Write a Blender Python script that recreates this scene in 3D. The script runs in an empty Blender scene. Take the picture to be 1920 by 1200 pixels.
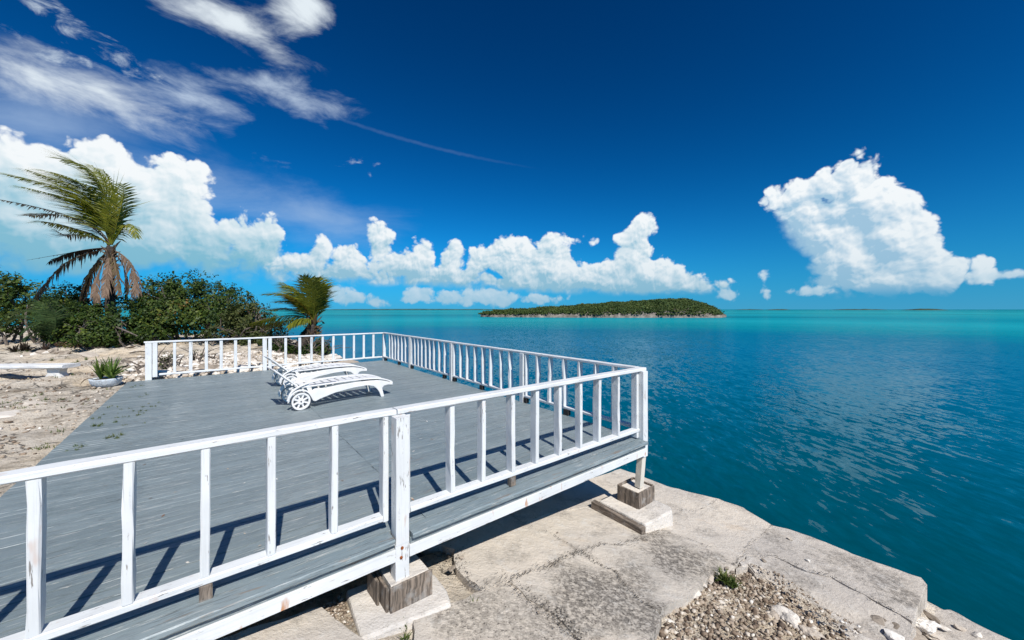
import bpy, bmesh, math, random
from mathutils import Vector, Matrix, noise
import numpy as np

R = math.radians
sc = bpy.context.scene
COL = sc.collection

# ------------------------------------------------------------------ camera
CAM_Z = 2.6
F = 712.0                      # focal length in pixels of a 1920 px wide frame
HY = 580.0                     # horizon row
cam = bpy.data.cameras.new('camera')
cam_ob = bpy.data.objects.new('camera', cam)
COL.objects.link(cam_ob)
sc.camera = cam_ob
cam.sensor_width = 36.0
cam.lens = 36.0 * F / 1920.0
cam.shift_y = -20.0 / 1920.0
cam.clip_start = 0.05
cam.clip_end = 40000.0
cam_ob.location = (0, 0, CAM_Z)
cam_ob.rotation_euler = (R(90), 0, 0)

# ------------------------------------------------------------------ render settings
sc.render.engine = 'CYCLES'
sc.cycles.use_denoising = True
sc.cycles.max_bounces = 5
sc.cycles.diffuse_bounces = 3
sc.cycles.use_adaptive_sampling = True
sc.cycles.adaptive_threshold = 0.015
sc.cycles.transparent_max_bounces = 16
sc.cycles.caustics_reflective = False
sc.cycles.caustics_refractive = False
sc.view_settings.view_transform = 'Standard'
sc.view_settings.look = 'None'
sc.view_settings.exposure = 0.25
sc.view_settings.gamma = 1.0
sc.view_settings.use_curve_mapping = False


# ------------------------------------------------------------------ node helper
class NT:
    def __init__(self, tree):
        self.t = tree

    def n(self, typ, ins=None, **props):
        nd = self.t.nodes.new(typ)
        for k, v in props.items():
            setattr(nd, k, v)
        for k, v in (ins or {}).items():
            self.put(nd.inputs[k], v)
        return nd

    def put(self, sock, v):
        if isinstance(v, bpy.types.NodeSocket):
            self.t.links.new(v, sock)
        elif isinstance(v, bpy.types.Node):
            self.t.links.new(v.outputs[0], sock)
        else:
            if isinstance(v, (tuple, list)) and len(v) == 3 and sock.type == 'RGBA':
                v = (*v, 1.0)
            sock.default_value = v

    def m(self, op, a, b=None, c=None, clamp=False):
        nd = self.t.nodes.new('ShaderNodeMath')
        nd.operation = op
        nd.use_clamp = clamp
        for i, v in enumerate((a, b, c)):
            if v is not None:
                self.put(nd.inputs[i], v)
        return nd.outputs[0]

    def v(self, op, a, b=None, c=None):
        nd = self.t.nodes.new('ShaderNodeVectorMath')
        nd.operation = op
        for i, x in enumerate((a, b, c)):
            if x is not None:
                if op == 'SCALE' and i == 1:
                    self.put(nd.inputs['Scale'], x)
                else:
                    self.put(nd.inputs[i], x)
        return nd.outputs['Value'] if op in ('LENGTH', 'DOT_PRODUCT', 'DISTANCE') else nd.outputs[0]

    def mix(self, f, a, b, blend='MIX'):
        nd = self.t.nodes.new('ShaderNodeMix')
        nd.data_type = 'RGBA'
        nd.blend_type = blend
        self.put(nd.inputs[0], f)
        self.put(nd.inputs[6], a)
        self.put(nd.inputs[7], b)
        return nd.outputs[2]

    def step(self, x, lo, hi, a=0.0, b=1.0, smooth=True):
        nd = self.t.nodes.new('ShaderNodeMapRange')
        nd.interpolation_type = 'SMOOTHSTEP' if smooth else 'LINEAR'
        self.put(nd.inputs[0], x)
        for i, q in enumerate((lo, hi, a, b)):
            self.put(nd.inputs[1 + i], q)
        return nd.outputs[0]

    def noise(self, vec, scale, detail=4.0, rough=0.55, out=0, dist=0.0, dim='3D'):
        nd = self.n('ShaderNodeTexNoise', {'Scale': scale, 'Detail': detail, 'Roughness': rough,
                                           'Distortion': dist}, noise_dimensions=dim)
        if vec is not None:
            self.put(nd.inputs['Vector'], vec)
        return nd.outputs[out]

    def voro(self, vec, scale, detail=0.0, rough=0.5, feature='F1', dim='2D', out='Distance'):
        nd = self.n('ShaderNodeTexVoronoi', {'Scale': scale}, voronoi_dimensions=dim, feature=feature)
        if 'Detail' in nd.inputs and nd.inputs['Detail'].enabled:
            nd.inputs['Detail'].default_value = detail
            nd.inputs['Roughness'].default_value = rough
        if vec is not None:
            self.put(nd.inputs['Vector'], vec)
        return nd.outputs[out]

    def ramp(self, f, stops, interp='LINEAR'):
        nd = self.t.nodes.new('ShaderNodeValToRGB')
        nd.color_ramp.interpolation = interp
        el = nd.color_ramp.elements
        while len(el) < len(stops):
            el.new(0.5)
        for e, (p, c) in zip(el, stops):
            e.position = p
            e.color = (*c, 1.0) if len(c) == 3 else c
        self.put(nd.inputs[0], f)
        return nd.outputs[0]


# ------------------------------------------------------------------ sun
# balusters 0.86 m high throw shadows about 0.8 m long across the deck
SUN_EL = R(47.0)
SUN_H = Vector((0.47, -0.88, 0)).normalized()          # horizontal direction towards the sun
sun_dir = Vector((SUN_H.x * math.cos(SUN_EL), SUN_H.y * math.cos(SUN_EL), math.sin(SUN_EL)))
sun = bpy.data.lights.new('sun', 'SUN')
sun.energy = 5.0
sun.angle = R(0.53)
sun.color = (1.0, 0.955, 0.89)
sun_ob = bpy.data.objects.new('sun', sun)
COL.objects.link(sun_ob)
sun_ob.rotation_euler = sun_dir.to_track_quat('Z', 'Y').to_euler()


# ------------------------------------------------------------------ world: sky and clouds by direction
def sky_pt(x, y):
    """direction (azimuth, tan elevation) of a point of the sky"""
    az = math.atan((x - 960.0) / F)
    return az, (HY - y) / F * math.cos(az)


def build_world():
    w = bpy.data.worlds.new('World')
    sc.world = w
    w.use_nodes = True
    w.cycles.sampling_method = 'NONE'          # the sky is broad and even: scattered rays find it
    t = w.node_tree
    N = NT(t)
    bg = t.nodes['Background']
    bg.inputs[1].default_value = 0.1 * 2 ** -0.25
    d = N.n('ShaderNodeTexCoord').outputs['Generated']
    sep = N.n('ShaderNodeSeparateXYZ', {0: d})
    x, y, z = sep.outputs
    hyp = N.m('SQRT', N.m('ADD', N.m('MULTIPLY', x, x), N.m('MULTIPLY', y, y)))
    az = N.m('ARCTAN2', x, y)
    tl = N.m('DIVIDE', z, N.m('MAXIMUM', hyp, 0.02))
    tl = N.m('ABSOLUTE', tl)
    P = N.n('ShaderNodeCombineXYZ', {0: az, 1: tl, 2: 0.0}).outputs[0]
    # clear sky: deep polarised blue
    zz = N.m('SQRT', N.m('ADD', N.m('MULTIPLY', z, z), 0.012))
    sv = N.v('NORMALIZE', N.n('ShaderNodeCombineXYZ', {0: x, 1: y, 2: zz}).outputs[0])
    ns = N.n('ShaderNodeTexSky', {'Vector': sv}, sky_type='NISHITA', sun_disc=False, sun_elevation=SUN_EL,
             sun_rotation=math.atan2(SUN_H.x, SUN_H.y), air_density=1.0, dust_density=0.3, ozone_density=2.0)
    s3 = N.n('ShaderNodeSeparateColor', {0: N.v('SCALE', ns.outputs[0], 0.1)})
    def pw(sk, p, k):
        return N.m('MULTIPLY', N.m('POWER', sk, p), k)
    sky = N.n('ShaderNodeCombineColor', {0: pw(s3.outputs[0], 2.6, 0.08), 1: pw(s3.outputs[1], 1.75, 1.10),
                                         2: pw(s3.outputs[2], 1.72, 1.52)}).outputs[0]

    # ---- helpers for cloud masses: distance-like inside value of a union of ellipses
    def ell(Pv, lst, k):
        acc = None
        for (cx, cy, rx, ry, *rot) in lst:
            a0, t0 = sky_pt(cx, cy)
            a1, _ = sky_pt(cx - rx, cy)
            a2, _ = sky_pt(cx + rx, cy)
            ra = (a2 - a1) / 2
            rt = ry / F * math.cos(a0)
            ang = 0.0
            if rot:
                b1 = sky_pt(cx - rx * math.cos(rot[0]), cy - rx * math.sin(rot[0]))
                b2 = sky_pt(cx + rx * math.cos(rot[0]), cy + rx * math.sin(rot[0]))
                ang = math.atan2(b2[1] - b1[1], b2[0] - b1[0])
                ra = math.hypot(b2[1] - b1[1], b2[0] - b1[0]) / 2
            if rot:
                ca, sa = math.cos(ang), math.sin(ang)
                qx = N.v('DOT_PRODUCT', Pv, (ca / ra, sa / ra, 0))
                qy = N.v('DOT_PRODUCT', Pv, (-sa / rt, ca / rt, 0))
                q = N.n('ShaderNodeCombineXYZ', {0: qx, 1: qy}).outputs[0]
                ln = N.v('DISTANCE', q, ((ca * a0 + sa * t0) / ra, (-sa * a0 + ca * t0) / rt, 0))
            else:
                ln = N.v('LENGTH', N.v('MULTIPLY_ADD', Pv, (1 / ra, 1 / rt, 0), (-a0 / ra, -t0 / rt, 0)))
            rm = min(ra, rt)
            dd = N.m('MULTIPLY_ADD', ln, -rm, rm)
            acc = dd if acc is None else (N.m('SMOOTH_MAX', acc, dd, k) if k else N.m('MAXIMUM', acc, dd))
        return acc

    # warped coordinates
    wn = N.noise(P, 9.0, 3.0, 0.55, out=1)
    Pw = N.v('ADD', P, N.v('SCALE', N.v('SUBTRACT', wn, (0.5, 0.5, 0.5)), 0.045))
    wn2 = N.noise(P, 60.0, 4.0, 0.6, out=1)
    Pw = N.v('ADD', Pw, N.v('SCALE', N.v('SUBTRACT', wn2, (0.5, 0.5, 0.5)), 0.007))
    L = (0.011, 0.020, 0.0)          # towards the sun on the picture of the sky
    PwL = N.v('ADD', Pw, L)

    def big(Pv):
        b1 = N.m('SUBTRACT', 0.40, N.voro(Pv, 14.0, 0, feature='SMOOTH_F1'))
        b2 = N.m('SUBTRACT', 0.44, N.voro(Pv, 31.0, 0, feature='F1'))
        return N.m('ADD', N.m('MULTIPLY', b1, 0.058), N.m('MULTIPLY', b2, 0.034))

    def small(Pv):
        b3 = N.m('SUBTRACT', 0.44, N.voro(Pv, 72.0, 0, feature='F1'))
        b4 = N.m('SUBTRACT', 0.44, N.voro(Pv, 165.0, 0, feature='F1'))
        return N.m('ADD', N.m('MULTIPLY', b3, 0.014), N.m('MULTIPLY', b4, 0.006))
    Bg, Sm = big(Pw), small(Pw)
    B0 = N.m('ADD', Bg, Sm)
    PwS = N.v('ADD', Pw, (0.0035, 0.0065, 0.0))
    emb = N.m('ADD', N.m('MULTIPLY', N.m('SUBTRACT', Bg, big(PwL)), 0.8), N.m('MULTIPLY', N.m('SUBTRACT', Sm, small(PwS)), 1.5))
    fine = N.noise(P, 150.0, 3.0, 0.6)
    soft = N.noise(P, 14.0, 5.0, 0.55)

    PL = N.v('ADD', P, (0.014, 0.024, 0.0))
    Pv_ = N.v('ADD', P, N.v('SCALE', N.v('SUBTRACT', wn, (0.5, 0.5, 0.5)), 0.030))
    PLv = N.v('ADD', Pv_, (0.014, 0.024, 0.0))

    def cumulus(lst, amp, edge, k=0.012, off=0.0, vol=True, soft_edge=None):
        # the billows only eat into and swell the rim of the mass, no loose scraps outside it
        base = ell(Pv_, lst, k)
        near = N.step(base, -0.030, -0.006)
        D = N.m('ADD', base, N.m('MULTIPLY', N.m('MULTIPLY', B0, amp), near))
        D = N.m('ADD', D, N.m('MULTIPLY_ADD', fine, 0.006, off - 0.003))
        # side of each rounded heap that faces the sun
        v = N.m('SUBTRACT', base, ell(PLv, lst, k)) if vol else None
        hi = N.m('ADD', N.m('MULTIPLY', soft_edge, 0.045), edge) if soft_edge is not None else edge
        return D, N.step(D, 0.0, hi), v

    WHITE = (0.93, 0.965, 0.985)
    def shade_col(s, dark):
        return N.mix(s, dark, WHITE)

    col = N.v('SCALE', sky, 1.0)

    # ---- thin high cloud streaks
    def streak(lst, rotang, dens, sx, sy, lo, hi, tint):
        nonlocal col
        base = ell(N.v('ADD', P, N.v('SCALE', N.v('SUBTRACT', wn, (0.5, 0.5, 0.5)), 0.06)), lst, 0.02)
        mp = N.n('ShaderNodeMapping', {0: P, 2: (0, 0, rotang), 3: (sx, sy, 1)})
        nz = N.noise(mp.outputs[0], 1.0, 7.0, 0.62, dist=0.4)
        D = N.m('ADD', base, N.m('MULTIPLY_ADD', nz, 0.16, -0.085))
        a = N.m('MULTIPLY', N.step(D, lo, hi), dens)
        col = N.mix(a, col, tint)

    streak([(60, 225, 270, 60, 0.1), (585, 408, 170, 40, 0.12), (250, 330, 330, 60)], 0.2, 0.55, 4, 9, -0.04, 0.09, (0.46, 0.60, 0.80))
    streak([(200, 180, 250, 44, 0.42), (60, 140, 140, 50, 0.35), (400, 28, 175, 46, 0.47), (575, 8, 66, 66, 0.6)], 0.35, 0.92, 6, 14, -0.016, 0.060, (0.84, 0.92, 0.97))
    streak([(345, 178, 110, 34, 0.1), (530, 174, 90, 22, 0.18)], 0.25, 0.74, 8, 16, -0.025, 0.055, (0.66, 0.78, 0.92))
    streak([(122, 52, 22, 15), (208, 108, 38, 13), (250, 135, 38, 14), (130, 104, 46, 13), (42, 66, 30, 18, 0.5),
            (660, 310, 16, 7), (110, 20, 60, 14)], 0.2, 0.80, 14, 24, -0.006, 0.035, (0.74, 0.85, 0.94))
    # old contrail
    tr = N.step(ell(N.v('ADD', P, N.v('SCALE', N.v('SUBTRACT', wn2, (0.5, 0.5, 0.5)), 0.006)), [(775, 266, 290, 5, 0.262)], 0), 0.0, 0.006)
    col = N.mix(N.m('MULTIPLY', tr, N.m('MULTIPLY', N.noise(P, 16.0, 3.0, 0.6), 0.15)), col, (0.40, 0.55, 0.78))

    # ---- left bank
    Lb = [(70, 335, 130, 84), (190, 335, 105, 72), (285, 380, 95, 66), (342, 352, 66, 56), (365, 400, 52, 52),
          (440, 425, 42, 34), (503, 436, 38, 36), (475, 475, 70, 42), (300, 455, 210, 72), (100, 440, 230, 92),
          (430, 500, 190, 34), (560, 500, 80, 32), (610, 508, 60, 26)]
    lowL = N.step(tl, 0.16, 0.05)
    D, a, v = cumulus(Lb, 0.80, 0.013, soft_edge=lowL)
    hgt = N.step(N.m('ADD', tl, N.m('MULTIPLY_ADD', soft, 0.16, -0.08)), 0.04, 0.27)
    lit = N.m('ADD', N.m('MULTIPLY', emb, 9.0), N.m('MULTIPLY_ADD', hgt, 0.90, -0.16))
    lit = N.m('ADD', lit, N.m('MULTIPLY', v, 7.0))
    s = N.m('ADD', lit, N.m('MULTIPLY', N.step(D, 0.05, 0.0), 0.16), clamp=True)
    c = shade_col(s, (0.25, 0.53, 0.67))
    a = N.m('MULTIPLY', a, N.step(tl, 0.044, 0.066))
    col = N.mix(a, col, c)

    # ---- right tower
    Rb = [(1608, 330, 50, 44), (1566, 356, 50, 38), (1500, 366, 60, 26), (1478, 372, 40, 18), (1525, 400, 74, 44), (1548, 438, 80, 56), (1612, 368, 58, 50), (1575, 398, 70, 46), (1638, 392, 68, 64),
          (1680, 385, 40, 36), (1668, 440, 82, 66), (1706, 490, 58, 56), (1605, 480, 76, 78), (1574, 472, 64, 66),
          (1565, 500, 62, 46), (1598, 526, 72, 36), (1668, 520, 112, 42), (1762, 524, 66, 28), (1838, 508, 17, 24)]
    lowR = N.m('MULTIPLY', N.step(az, 0.74, 0.60), N.step(tl, 0.24, 0.14))
    D, a, v = cumulus(Rb, 0.75, 0.011, k=0.010, off=0.004, soft_edge=lowR)
    lit = N.m('ADD', N.m('MULTIPLY', emb, 20.0), N.m('MULTIPLY', v, 22.0))
    lit = N.m('ADD', lit, N.m('MULTIPLY_ADD', soft, 0.9, -0.10))
    lit = N.m('SUBTRACT', lit, N.m('MULTIPLY', lowR, 0.30))
    s = N.m('ADD', lit, N.m('MULTIPLY', N.step(D, 0.03, 0.0), 0.14), clamp=True)
    c = shade_col(s, (0.37, 0.57, 0.74))
    a = N.m('MULTIPLY', a, N.step(tl, 0.016, 0.050, 0.0, 1.0))
    col = N.mix(a, col, c)

    # ---- small clouds on the horizon
    Sb = [(630, 550, 24, 16), (655, 560, 30, 9), (708, 561, 20, 10), (790, 552, 42, 16), (835, 559, 54, 12), (905, 555, 44, 16),
          (945, 559, 34, 14), (1005, 562, 36, 9), (1366, 556, 24, 11), (1437, 526, 4, 7), (1440, 546, 5, 6), (1535, 546, 40, 7), (1566, 522, 10, 10),
          (1890, 516, 30, 2)]
    D, a, v = cumulus(Sb, 0.42, 0.010, k=0.006, off=0.002, vol=False)
    s = N.m('ADD', N.m('MULTIPLY', emb, 9.0), 0.62, clamp=True)
    col = N.mix(N.m('MULTIPLY', a, 0.85), col, shade_col(s, (0.38, 0.63, 0.78)))

    # ---- middle bank
    Mb = [(560, 494, 40, 26), (598, 482, 20, 30), (655, 486, 32, 32), (712, 458, 27, 42), (757, 500, 60, 30), (795, 482, 24, 32), (848, 490, 26, 30), (898, 488, 26, 30),
          (960, 486, 50, 44), (1035, 498, 55, 42), (1066, 448, 38, 11), (1030, 455, 30, 14), (1120, 520, 70, 30), (1205, 426, 24, 22), (1184, 450, 26, 24),
          (1192, 484, 36, 36), (1222, 518, 62, 34), (1280, 533, 44, 22), (1316, 545, 18, 9), (620, 516, 110, 22),
          (800, 524, 160, 20), (1000, 533, 170, 20), (1180, 542, 140, 16), (1300, 548, 40, 10)]
    basec = N.step(az, -0.35, 0.35, 0.072, 0.042)
    up = N.step(N.m('ADD', N.m('SUBTRACT', tl, basec), N.m('MULTIPLY_ADD', soft, 0.05, -0.025)), -0.012, 0.062)
    D, a, v = cumulus(Mb, 0.50, 0.010, k=0.005, off=0.003, soft_edge=N.m('MULTIPLY', N.step(up, 0.35, 0.0), 0.5))
    lit = N.m('ADD', N.m('MULTIPLY', emb, 19.0), N.m('MULTIPLY_ADD', up, 0.62, -0.06))
    lit = N.m('ADD', lit, N.m('MULTIPLY', v, 11.0))
    s = N.m('ADD', lit, N.m('MULTIPLY', N.step(D, 0.03, 0.0), 0.12), clamp=True)
    c = shade_col(s, (0.34, 0.57, 0.71))
    flat = N.step(N.m('SUBTRACT', tl, N.m('MULTIPLY', basec, 0.80)), -0.006, 0.010)
    a = N.m('MULTIPLY', a, flat)
    col = N.mix(a, col, c)

    # pale haze low over the sea
    hz = N.m('MULTIPLY', N.m('EXPONENT', N.m('MULTIPLY', tl, -13.0)), 0.66)
    col = N.mix(hz, col, (0.085, 0.355, 0.545))
    t.links.new(N.v('SCALE', col, 10.0), bg.inputs[0])


build_world()


# ================================================================== frames and helpers
UA = Vector((0.7804, 0.6252, 0.0))        # along the near rail, towards the sea
VA = Vector((-0.6252, 0.7804, 0.0))       # across the deck, away from the camera
ROT = math.atan2(UA.y, UA.x)
DECK = 0.95
SEA = -1.0
rng = random.Random(7)


def uv(u, v, z=0.0):
    return Vector((UA.x * u + VA.x * v, UA.y * u + VA.y * v, z))


def to_uv(x, y):
    return x * UA.x + y * UA.y, x * VA.x + y * VA.y


def g(u):
    return float(np.interp(u, [-1.5, 0, 1.1, 2.5, 3.7, 4.5, 5.5], [0.80, 0.64, 0.45, 0.27, 0.08, -0.04, -0.08]))


def at(px, py, z=None):
    """point of the sloping quay (or of the level z) that is seen at this place of the picture"""
    rx, ry = (px - 960.0) / F, (HY - py) / F
    zz = 0.2 if z is None else z
    p = None
    for _ in range(1 if z is not None else 25):
        Y = (zz - CAM_Z) / ry
        p = Vector((rx * Y, Y, zz))
        if z is None:
            zz = 0.5 * zz + 0.5 * g(to_uv(p.x, p.y)[0])
    return p


def px3(px, py, Y):
    return Vector(((px - 960.0) * Y / F, Y, CAM_Z + (HY - py) * Y / F))


def tag(o, label=None, cat=None, group=None, kind=None):
    for k, val in (('label', label), ('category', cat), ('group', group), ('kind', kind)):
        if val:
            o[k] = val
    return o


def empty(name, loc=(0, 0, 0), rz=0.0):
    o = bpy.data.objects.new(name, None)
    o.empty_display_size = 0.2
    COL.objects.link(o)
    o.location = loc
    o.rotation_euler = (0, 0, rz)
    return o


def link(name, me, parent=None, loc=None, rot=None, scale=None):
    o = bpy.data.objects.new(name, me)
    COL.objects.link(o)
    if parent:
        o.parent = parent
    if loc is not None:
        o.location = loc
    if rot is not None:
        o.rotation_euler = rot
    if scale is not None:
        o.scale = scale
    return o


class MB:
    """collects simple shapes into one mesh"""
    def __init__(self):
        self.v, self.f = [], []

    def add(self, vs, fs):
        n = len(self.v)
        self.v += [tuple(x) for x in vs]
        self.f += [tuple(i + n for i in q) for q in fs]

    def beam(self, a, b, w, h, up=(0, 0, 1), seg=1, jit=0.0, ch=0.003, taper=1.0):
        """board of width w and height h from a to b with chamfered, slightly uneven edges"""
        a, b = Vector(a), Vector(b)
        d = (b - a).normalized()
        up = Vector(up)
        s = d.cross(up).normalized()
        t = s.cross(d).normalized()
        vs, fs = [], []
        for i in range(seg + 1):
            k = i / seg
            p = a.lerp(b, k)
            q = 1 + (taper - 1) * k
            W, H = w / 2 * q, h / 2 * q
            for (x, y) in ((-W + ch, -H), (W - ch, -H), (W, -H + ch), (W, H - ch), (W - ch, H), (-W + ch, H), (-W, H - ch), (-W, -H + ch)):
                j1 = rng.uniform(-jit, jit)
                j2 = rng.uniform(-jit, jit)
                vs.append(p + s * (x + j1) + t * (y + j2))
        for i in range(seg):
            for k in range(8):
                k2 = (k + 1) % 8
                fs.append((i * 8 + k, i * 8 + k2, i * 8 + 8 + k2, i * 8 + 8 + k))
        fs.append(tuple(range(7, -1, -1)))
        fs.append(tuple(seg * 8 + k for k in range(8)))
        self.add(vs, fs)

    def tube(self, pts, radii, n=8, cap=True):
        vs, fs = [], []
        pts = [Vector(p) for p in pts]
        ref = Vector((0.31, 0.17, 0.93))
        for i, p in enumerate(pts):
            d = (pts[min(i + 1, len(pts) - 1)] - pts[max(i - 1, 0)]).normalized()
            s = d.cross(ref)
            if s.length < 1e-3:
                s = d.cross(Vector((1, 0, 0)))
            s.normalize()
            t = s.cross(d)
            r = radii[i] if isinstance(radii, (list, tuple)) else radii
            for k in range(n):
                an = 2 * math.pi * k / n
                vs.append(p + (s * math.cos(an) + t * math.sin(an)) * r)
        for i in range(len(pts) - 1):
            for k in range(n):
                k2 = (k + 1) % n
                fs.append((i * n + k, i * n + k2, i * n + n + k2, i * n + n + k))
        if cap:
            fs.append(tuple(range(n - 1, -1, -1)))
            fs.append(tuple((len(pts) - 1) * n + k for k in range(n)))
        self.add(vs, fs)

    def prism(self, prof, y0, y1):
        """extrude a closed (x, z) outline along y"""
        n = len(prof)
        vs = [(x, y0, z) for x, z in prof] + [(x, y1, z) for x, z in prof]
        fs = [tuple(range(n)), tuple(range(2 * n - 1, n - 1, -1))]
        for k in range(n):
            k2 = (k + 1) % n
            fs.append((k2, k, n + k, n + k2))
        self.add(vs, fs)

    def mesh(self, name, mat, smooth=False):
        me = bpy.data.meshes.new(name)
        me.from_pydata(self.v, [], self.f)
        me.materials.append(mat)
        if smooth:
            me.shade_smooth()
        return me

    def build(self, name, mat, parent=None, smooth=False, fix=False, **kw):
        me = self.mesh(name, mat, smooth)
        if fix:
            bm = bmesh.new()
            bm.from_mesh(me)
            bmesh.ops.recalc_face_normals(bm, faces=bm.faces)
            bm.to_mesh(me)
            bm.free()
        return link(name, me, parent, **kw)


def np_mesh(name, verts, quads, mat, smooth=False):
    """mesh from numpy arrays; quads may be an (n,4) or (n,3) array"""
    me = bpy.data.meshes.new(name)
    k = quads.shape[1]
    me.vertices.add(len(verts))
    me.vertices.foreach_set('co', np.asarray(verts, dtype=np.float32).ravel())
    me.loops.add(quads.size)
    me.loops.foreach_set('vertex_index', quads.ravel().astype(np.int32))
    me.polygons.add(len(quads))
    me.polygons.foreach_set('loop_start', np.arange(0, quads.size, k, dtype=np.int32))
    me.update(calc_edges=True)
    me.validate()
    me.materials.append(mat)
    if smooth:
        me.shade_smooth()
    return me


# ================================================================== materials
def new_mat(name):
    m = bpy.data.materials.new(name)
    m.use_nodes = True
    N = NT(m.node_tree)
    return m, N, m.node_tree.nodes['Principled BSDF']


def bump(N, bs, h, strength=0.3, dist=0.01):
    b = N.n('ShaderNodeBump', {'Strength': strength, 'Distance': dist, 'Height': h})
    N.put(bs.inputs['Normal'], b.outputs[0])


def obj_co(N):
    return N.n('ShaderNodeTexCoord').outputs['Object']


def world_co(N):
    return N.n('ShaderNodeNewGeometry').outputs['Position']


def stretched(N, co, axis, k, cross):
    sc3 = [cross, cross, cross]
    sc3['xyz'.index(axis)] = k
    return N.v('MULTIPLY', co, tuple(sc3))


def mat_white(axis, wear=0.5, rust=0.0, tint=(0.66, 0.675, 0.675)):
    m, N, bs = new_mat('white_paint_' + axis)
    co = obj_co(N)
    big = N.noise(co, 2.3, 4, 0.6)
    grain = N.noise(stretched(N, co, axis, 2.5, 90.0), 1.0, 4, 0.6)
    crk = N.noise(stretched(N, co, axis, 7.0, 60.0), 1.0, 3, 0.7)
    worn = N.noise(co, 7.0, 5, 0.65)
    col = N.mix(N.step(big, 0.35, 0.7), tint, tuple(c * 0.88 for c in tint))
    col = N.mix(N.m('MULTIPLY', N.step(grain, 0.50, 0.68), 0.30), col, (0.42, 0.44, 0.44))
    cm = N.m('MULTIPLY', N.step(crk, 0.66 - 0.05 * wear, 0.69 - 0.03 * wear), N.step(worn, 0.47, 0.56))
    col = N.mix(N.m('MULTIPLY', cm, 0.85), col, (0.16, 0.14, 0.12))
    bare = N.step(N.noise(stretched(N, co, axis, 3.0, 14.0), 1.0, 5, 0.7), 0.69 - 0.03 * wear, 0.73 - 0.03 * wear)
    col = N.mix(N.m('MULTIPLY', bare, 0.7), col, (0.33, 0.27, 0.22))
    if rust:
        rs = N.noise(stretched(N, co, 'z', 3.0, 11.0), 1.0, 3, 0.6)
        rm = N.m('MULTIPLY', N.step(rs, 0.62, 0.72), rust)
        col = N.mix(rm, col, (0.42, 0.16, 0.03))
    N.put(bs.inputs['Base Color'], col)
    bs.inputs['Roughness'].default_value = 0.55
    bs.inputs['Specular IOR Level'].default_value = 0.35
    bump(N, bs, N.m('ADD', N.m('MULTIPLY', grain, 0.5), N.m('MULTIPLY', cm, -0.8)), 0.35, 0.006)
    return m


def mat_deck(worn=0.0):
    m, N, bs = new_mat('grey_deck_paint')
    co = obj_co(N)
    inf = N.n('ShaderNodeObjectInfo').outputs['Random']
    off = N.n('ShaderNodeCombineXYZ', {0: N.m('MULTIPLY', inf, 37.0)}).outputs[0]
    co2 = N.v('ADD', co, off)
    big = N.noise(co, 0.7, 4, 0.6)
    grain = N.noise(stretched(N, co2, 'x', 2.2, 70.0), 1.0, 5, 0.65)
    grain2 = N.noise(stretched(N, co2, 'x', 6.0, 120.0), 1.0, 3, 0.6)
    patch = N.noise(co, 1.7, 4, 0.6)
    col = N.mix(N.step(big, 0.35, 0.65), (0.150, 0.190, 0.205), (0.186, 0.222, 0.232))
    col = N.v('SCALE', col, N.m('MULTIPLY_ADD', inf, 0.20, 0.97))
    col = N.mix(N.m('MULTIPLY', N.step(grain, 0.50, 0.72), 0.60), col, (0.255, 0.285, 0.29))
    dark = N.step(grain2, 0.55, 0.64)
    col = N.mix(N.m('MULTIPLY', N.m('MULTIPLY', dark, N.step(patch, 0.34, 0.56)), 0.55), col, (0.05, 0.055, 0.06))
    chip = N.m('MULTIPLY', N.step(N.noise(stretched(N, co2, 'x', 5.0, 75.0), 1.0, 4, 0.7, dist=0.2), 0.61, 0.65), N.step(patch, 0.34, 0.54))
    col = N.mix(N.m('MULTIPLY', chip, 0.75), col, (0.50, 0.50, 0.47))
    brown = N.step(N.noise(stretched(N, co2, 'x', 2.0, 16.0), 1.0, 4, 0.7), 0.655 - worn * 0.09, 0.71 - worn * 0.08)
    col = N.mix(N.m('MULTIPLY', brown, 0.45 + 0.4 * worn), col, (0.20, 0.16, 0.125))
    N.put(bs.inputs['Base Color'], col)
    N.put(bs.inputs['Roughness'], N.step(grain, 0.3, 0.7, 0.34, 0.55))
    bs.inputs['Specular IOR Level'].default_value = 0.45
    bump(N, bs, N.m('ADD', grain, N.m('MULTIPLY', dark, -0.5)), 0.5, 0.006)
    return m


def mat_wood(axis='x', tone=(0.17, 0.135, 0.105)):
    m, N, bs = new_mat('weathered_wood')
    co = obj_co(N)
    w = N.v('ADD', co, N.v('SCALE', N.noise(co, 5.0, 2, 0.5, out=1), 0.08))
    gr = N.noise(stretched(N, w, axis, 1.5, 55.0), 1.0, 4, 0.6)
    col = N.mix(N.step(gr, 0.35, 0.68), tuple(c * 0.45 for c in tone), tuple(c * 1.55 for c in tone))
    col = N.mix(N.m('MULTIPLY', N.step(N.noise(co, 9.0, 4), 0.52, 0.68), 0.5), col, (0.33, 0.32, 0.30))
    N.put(bs.inputs['Base Color'], col)
    bs.inputs['Roughness'].default_value = 0.85
    bump(N, bs, gr, 0.7, 0.008)
    return m


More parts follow.
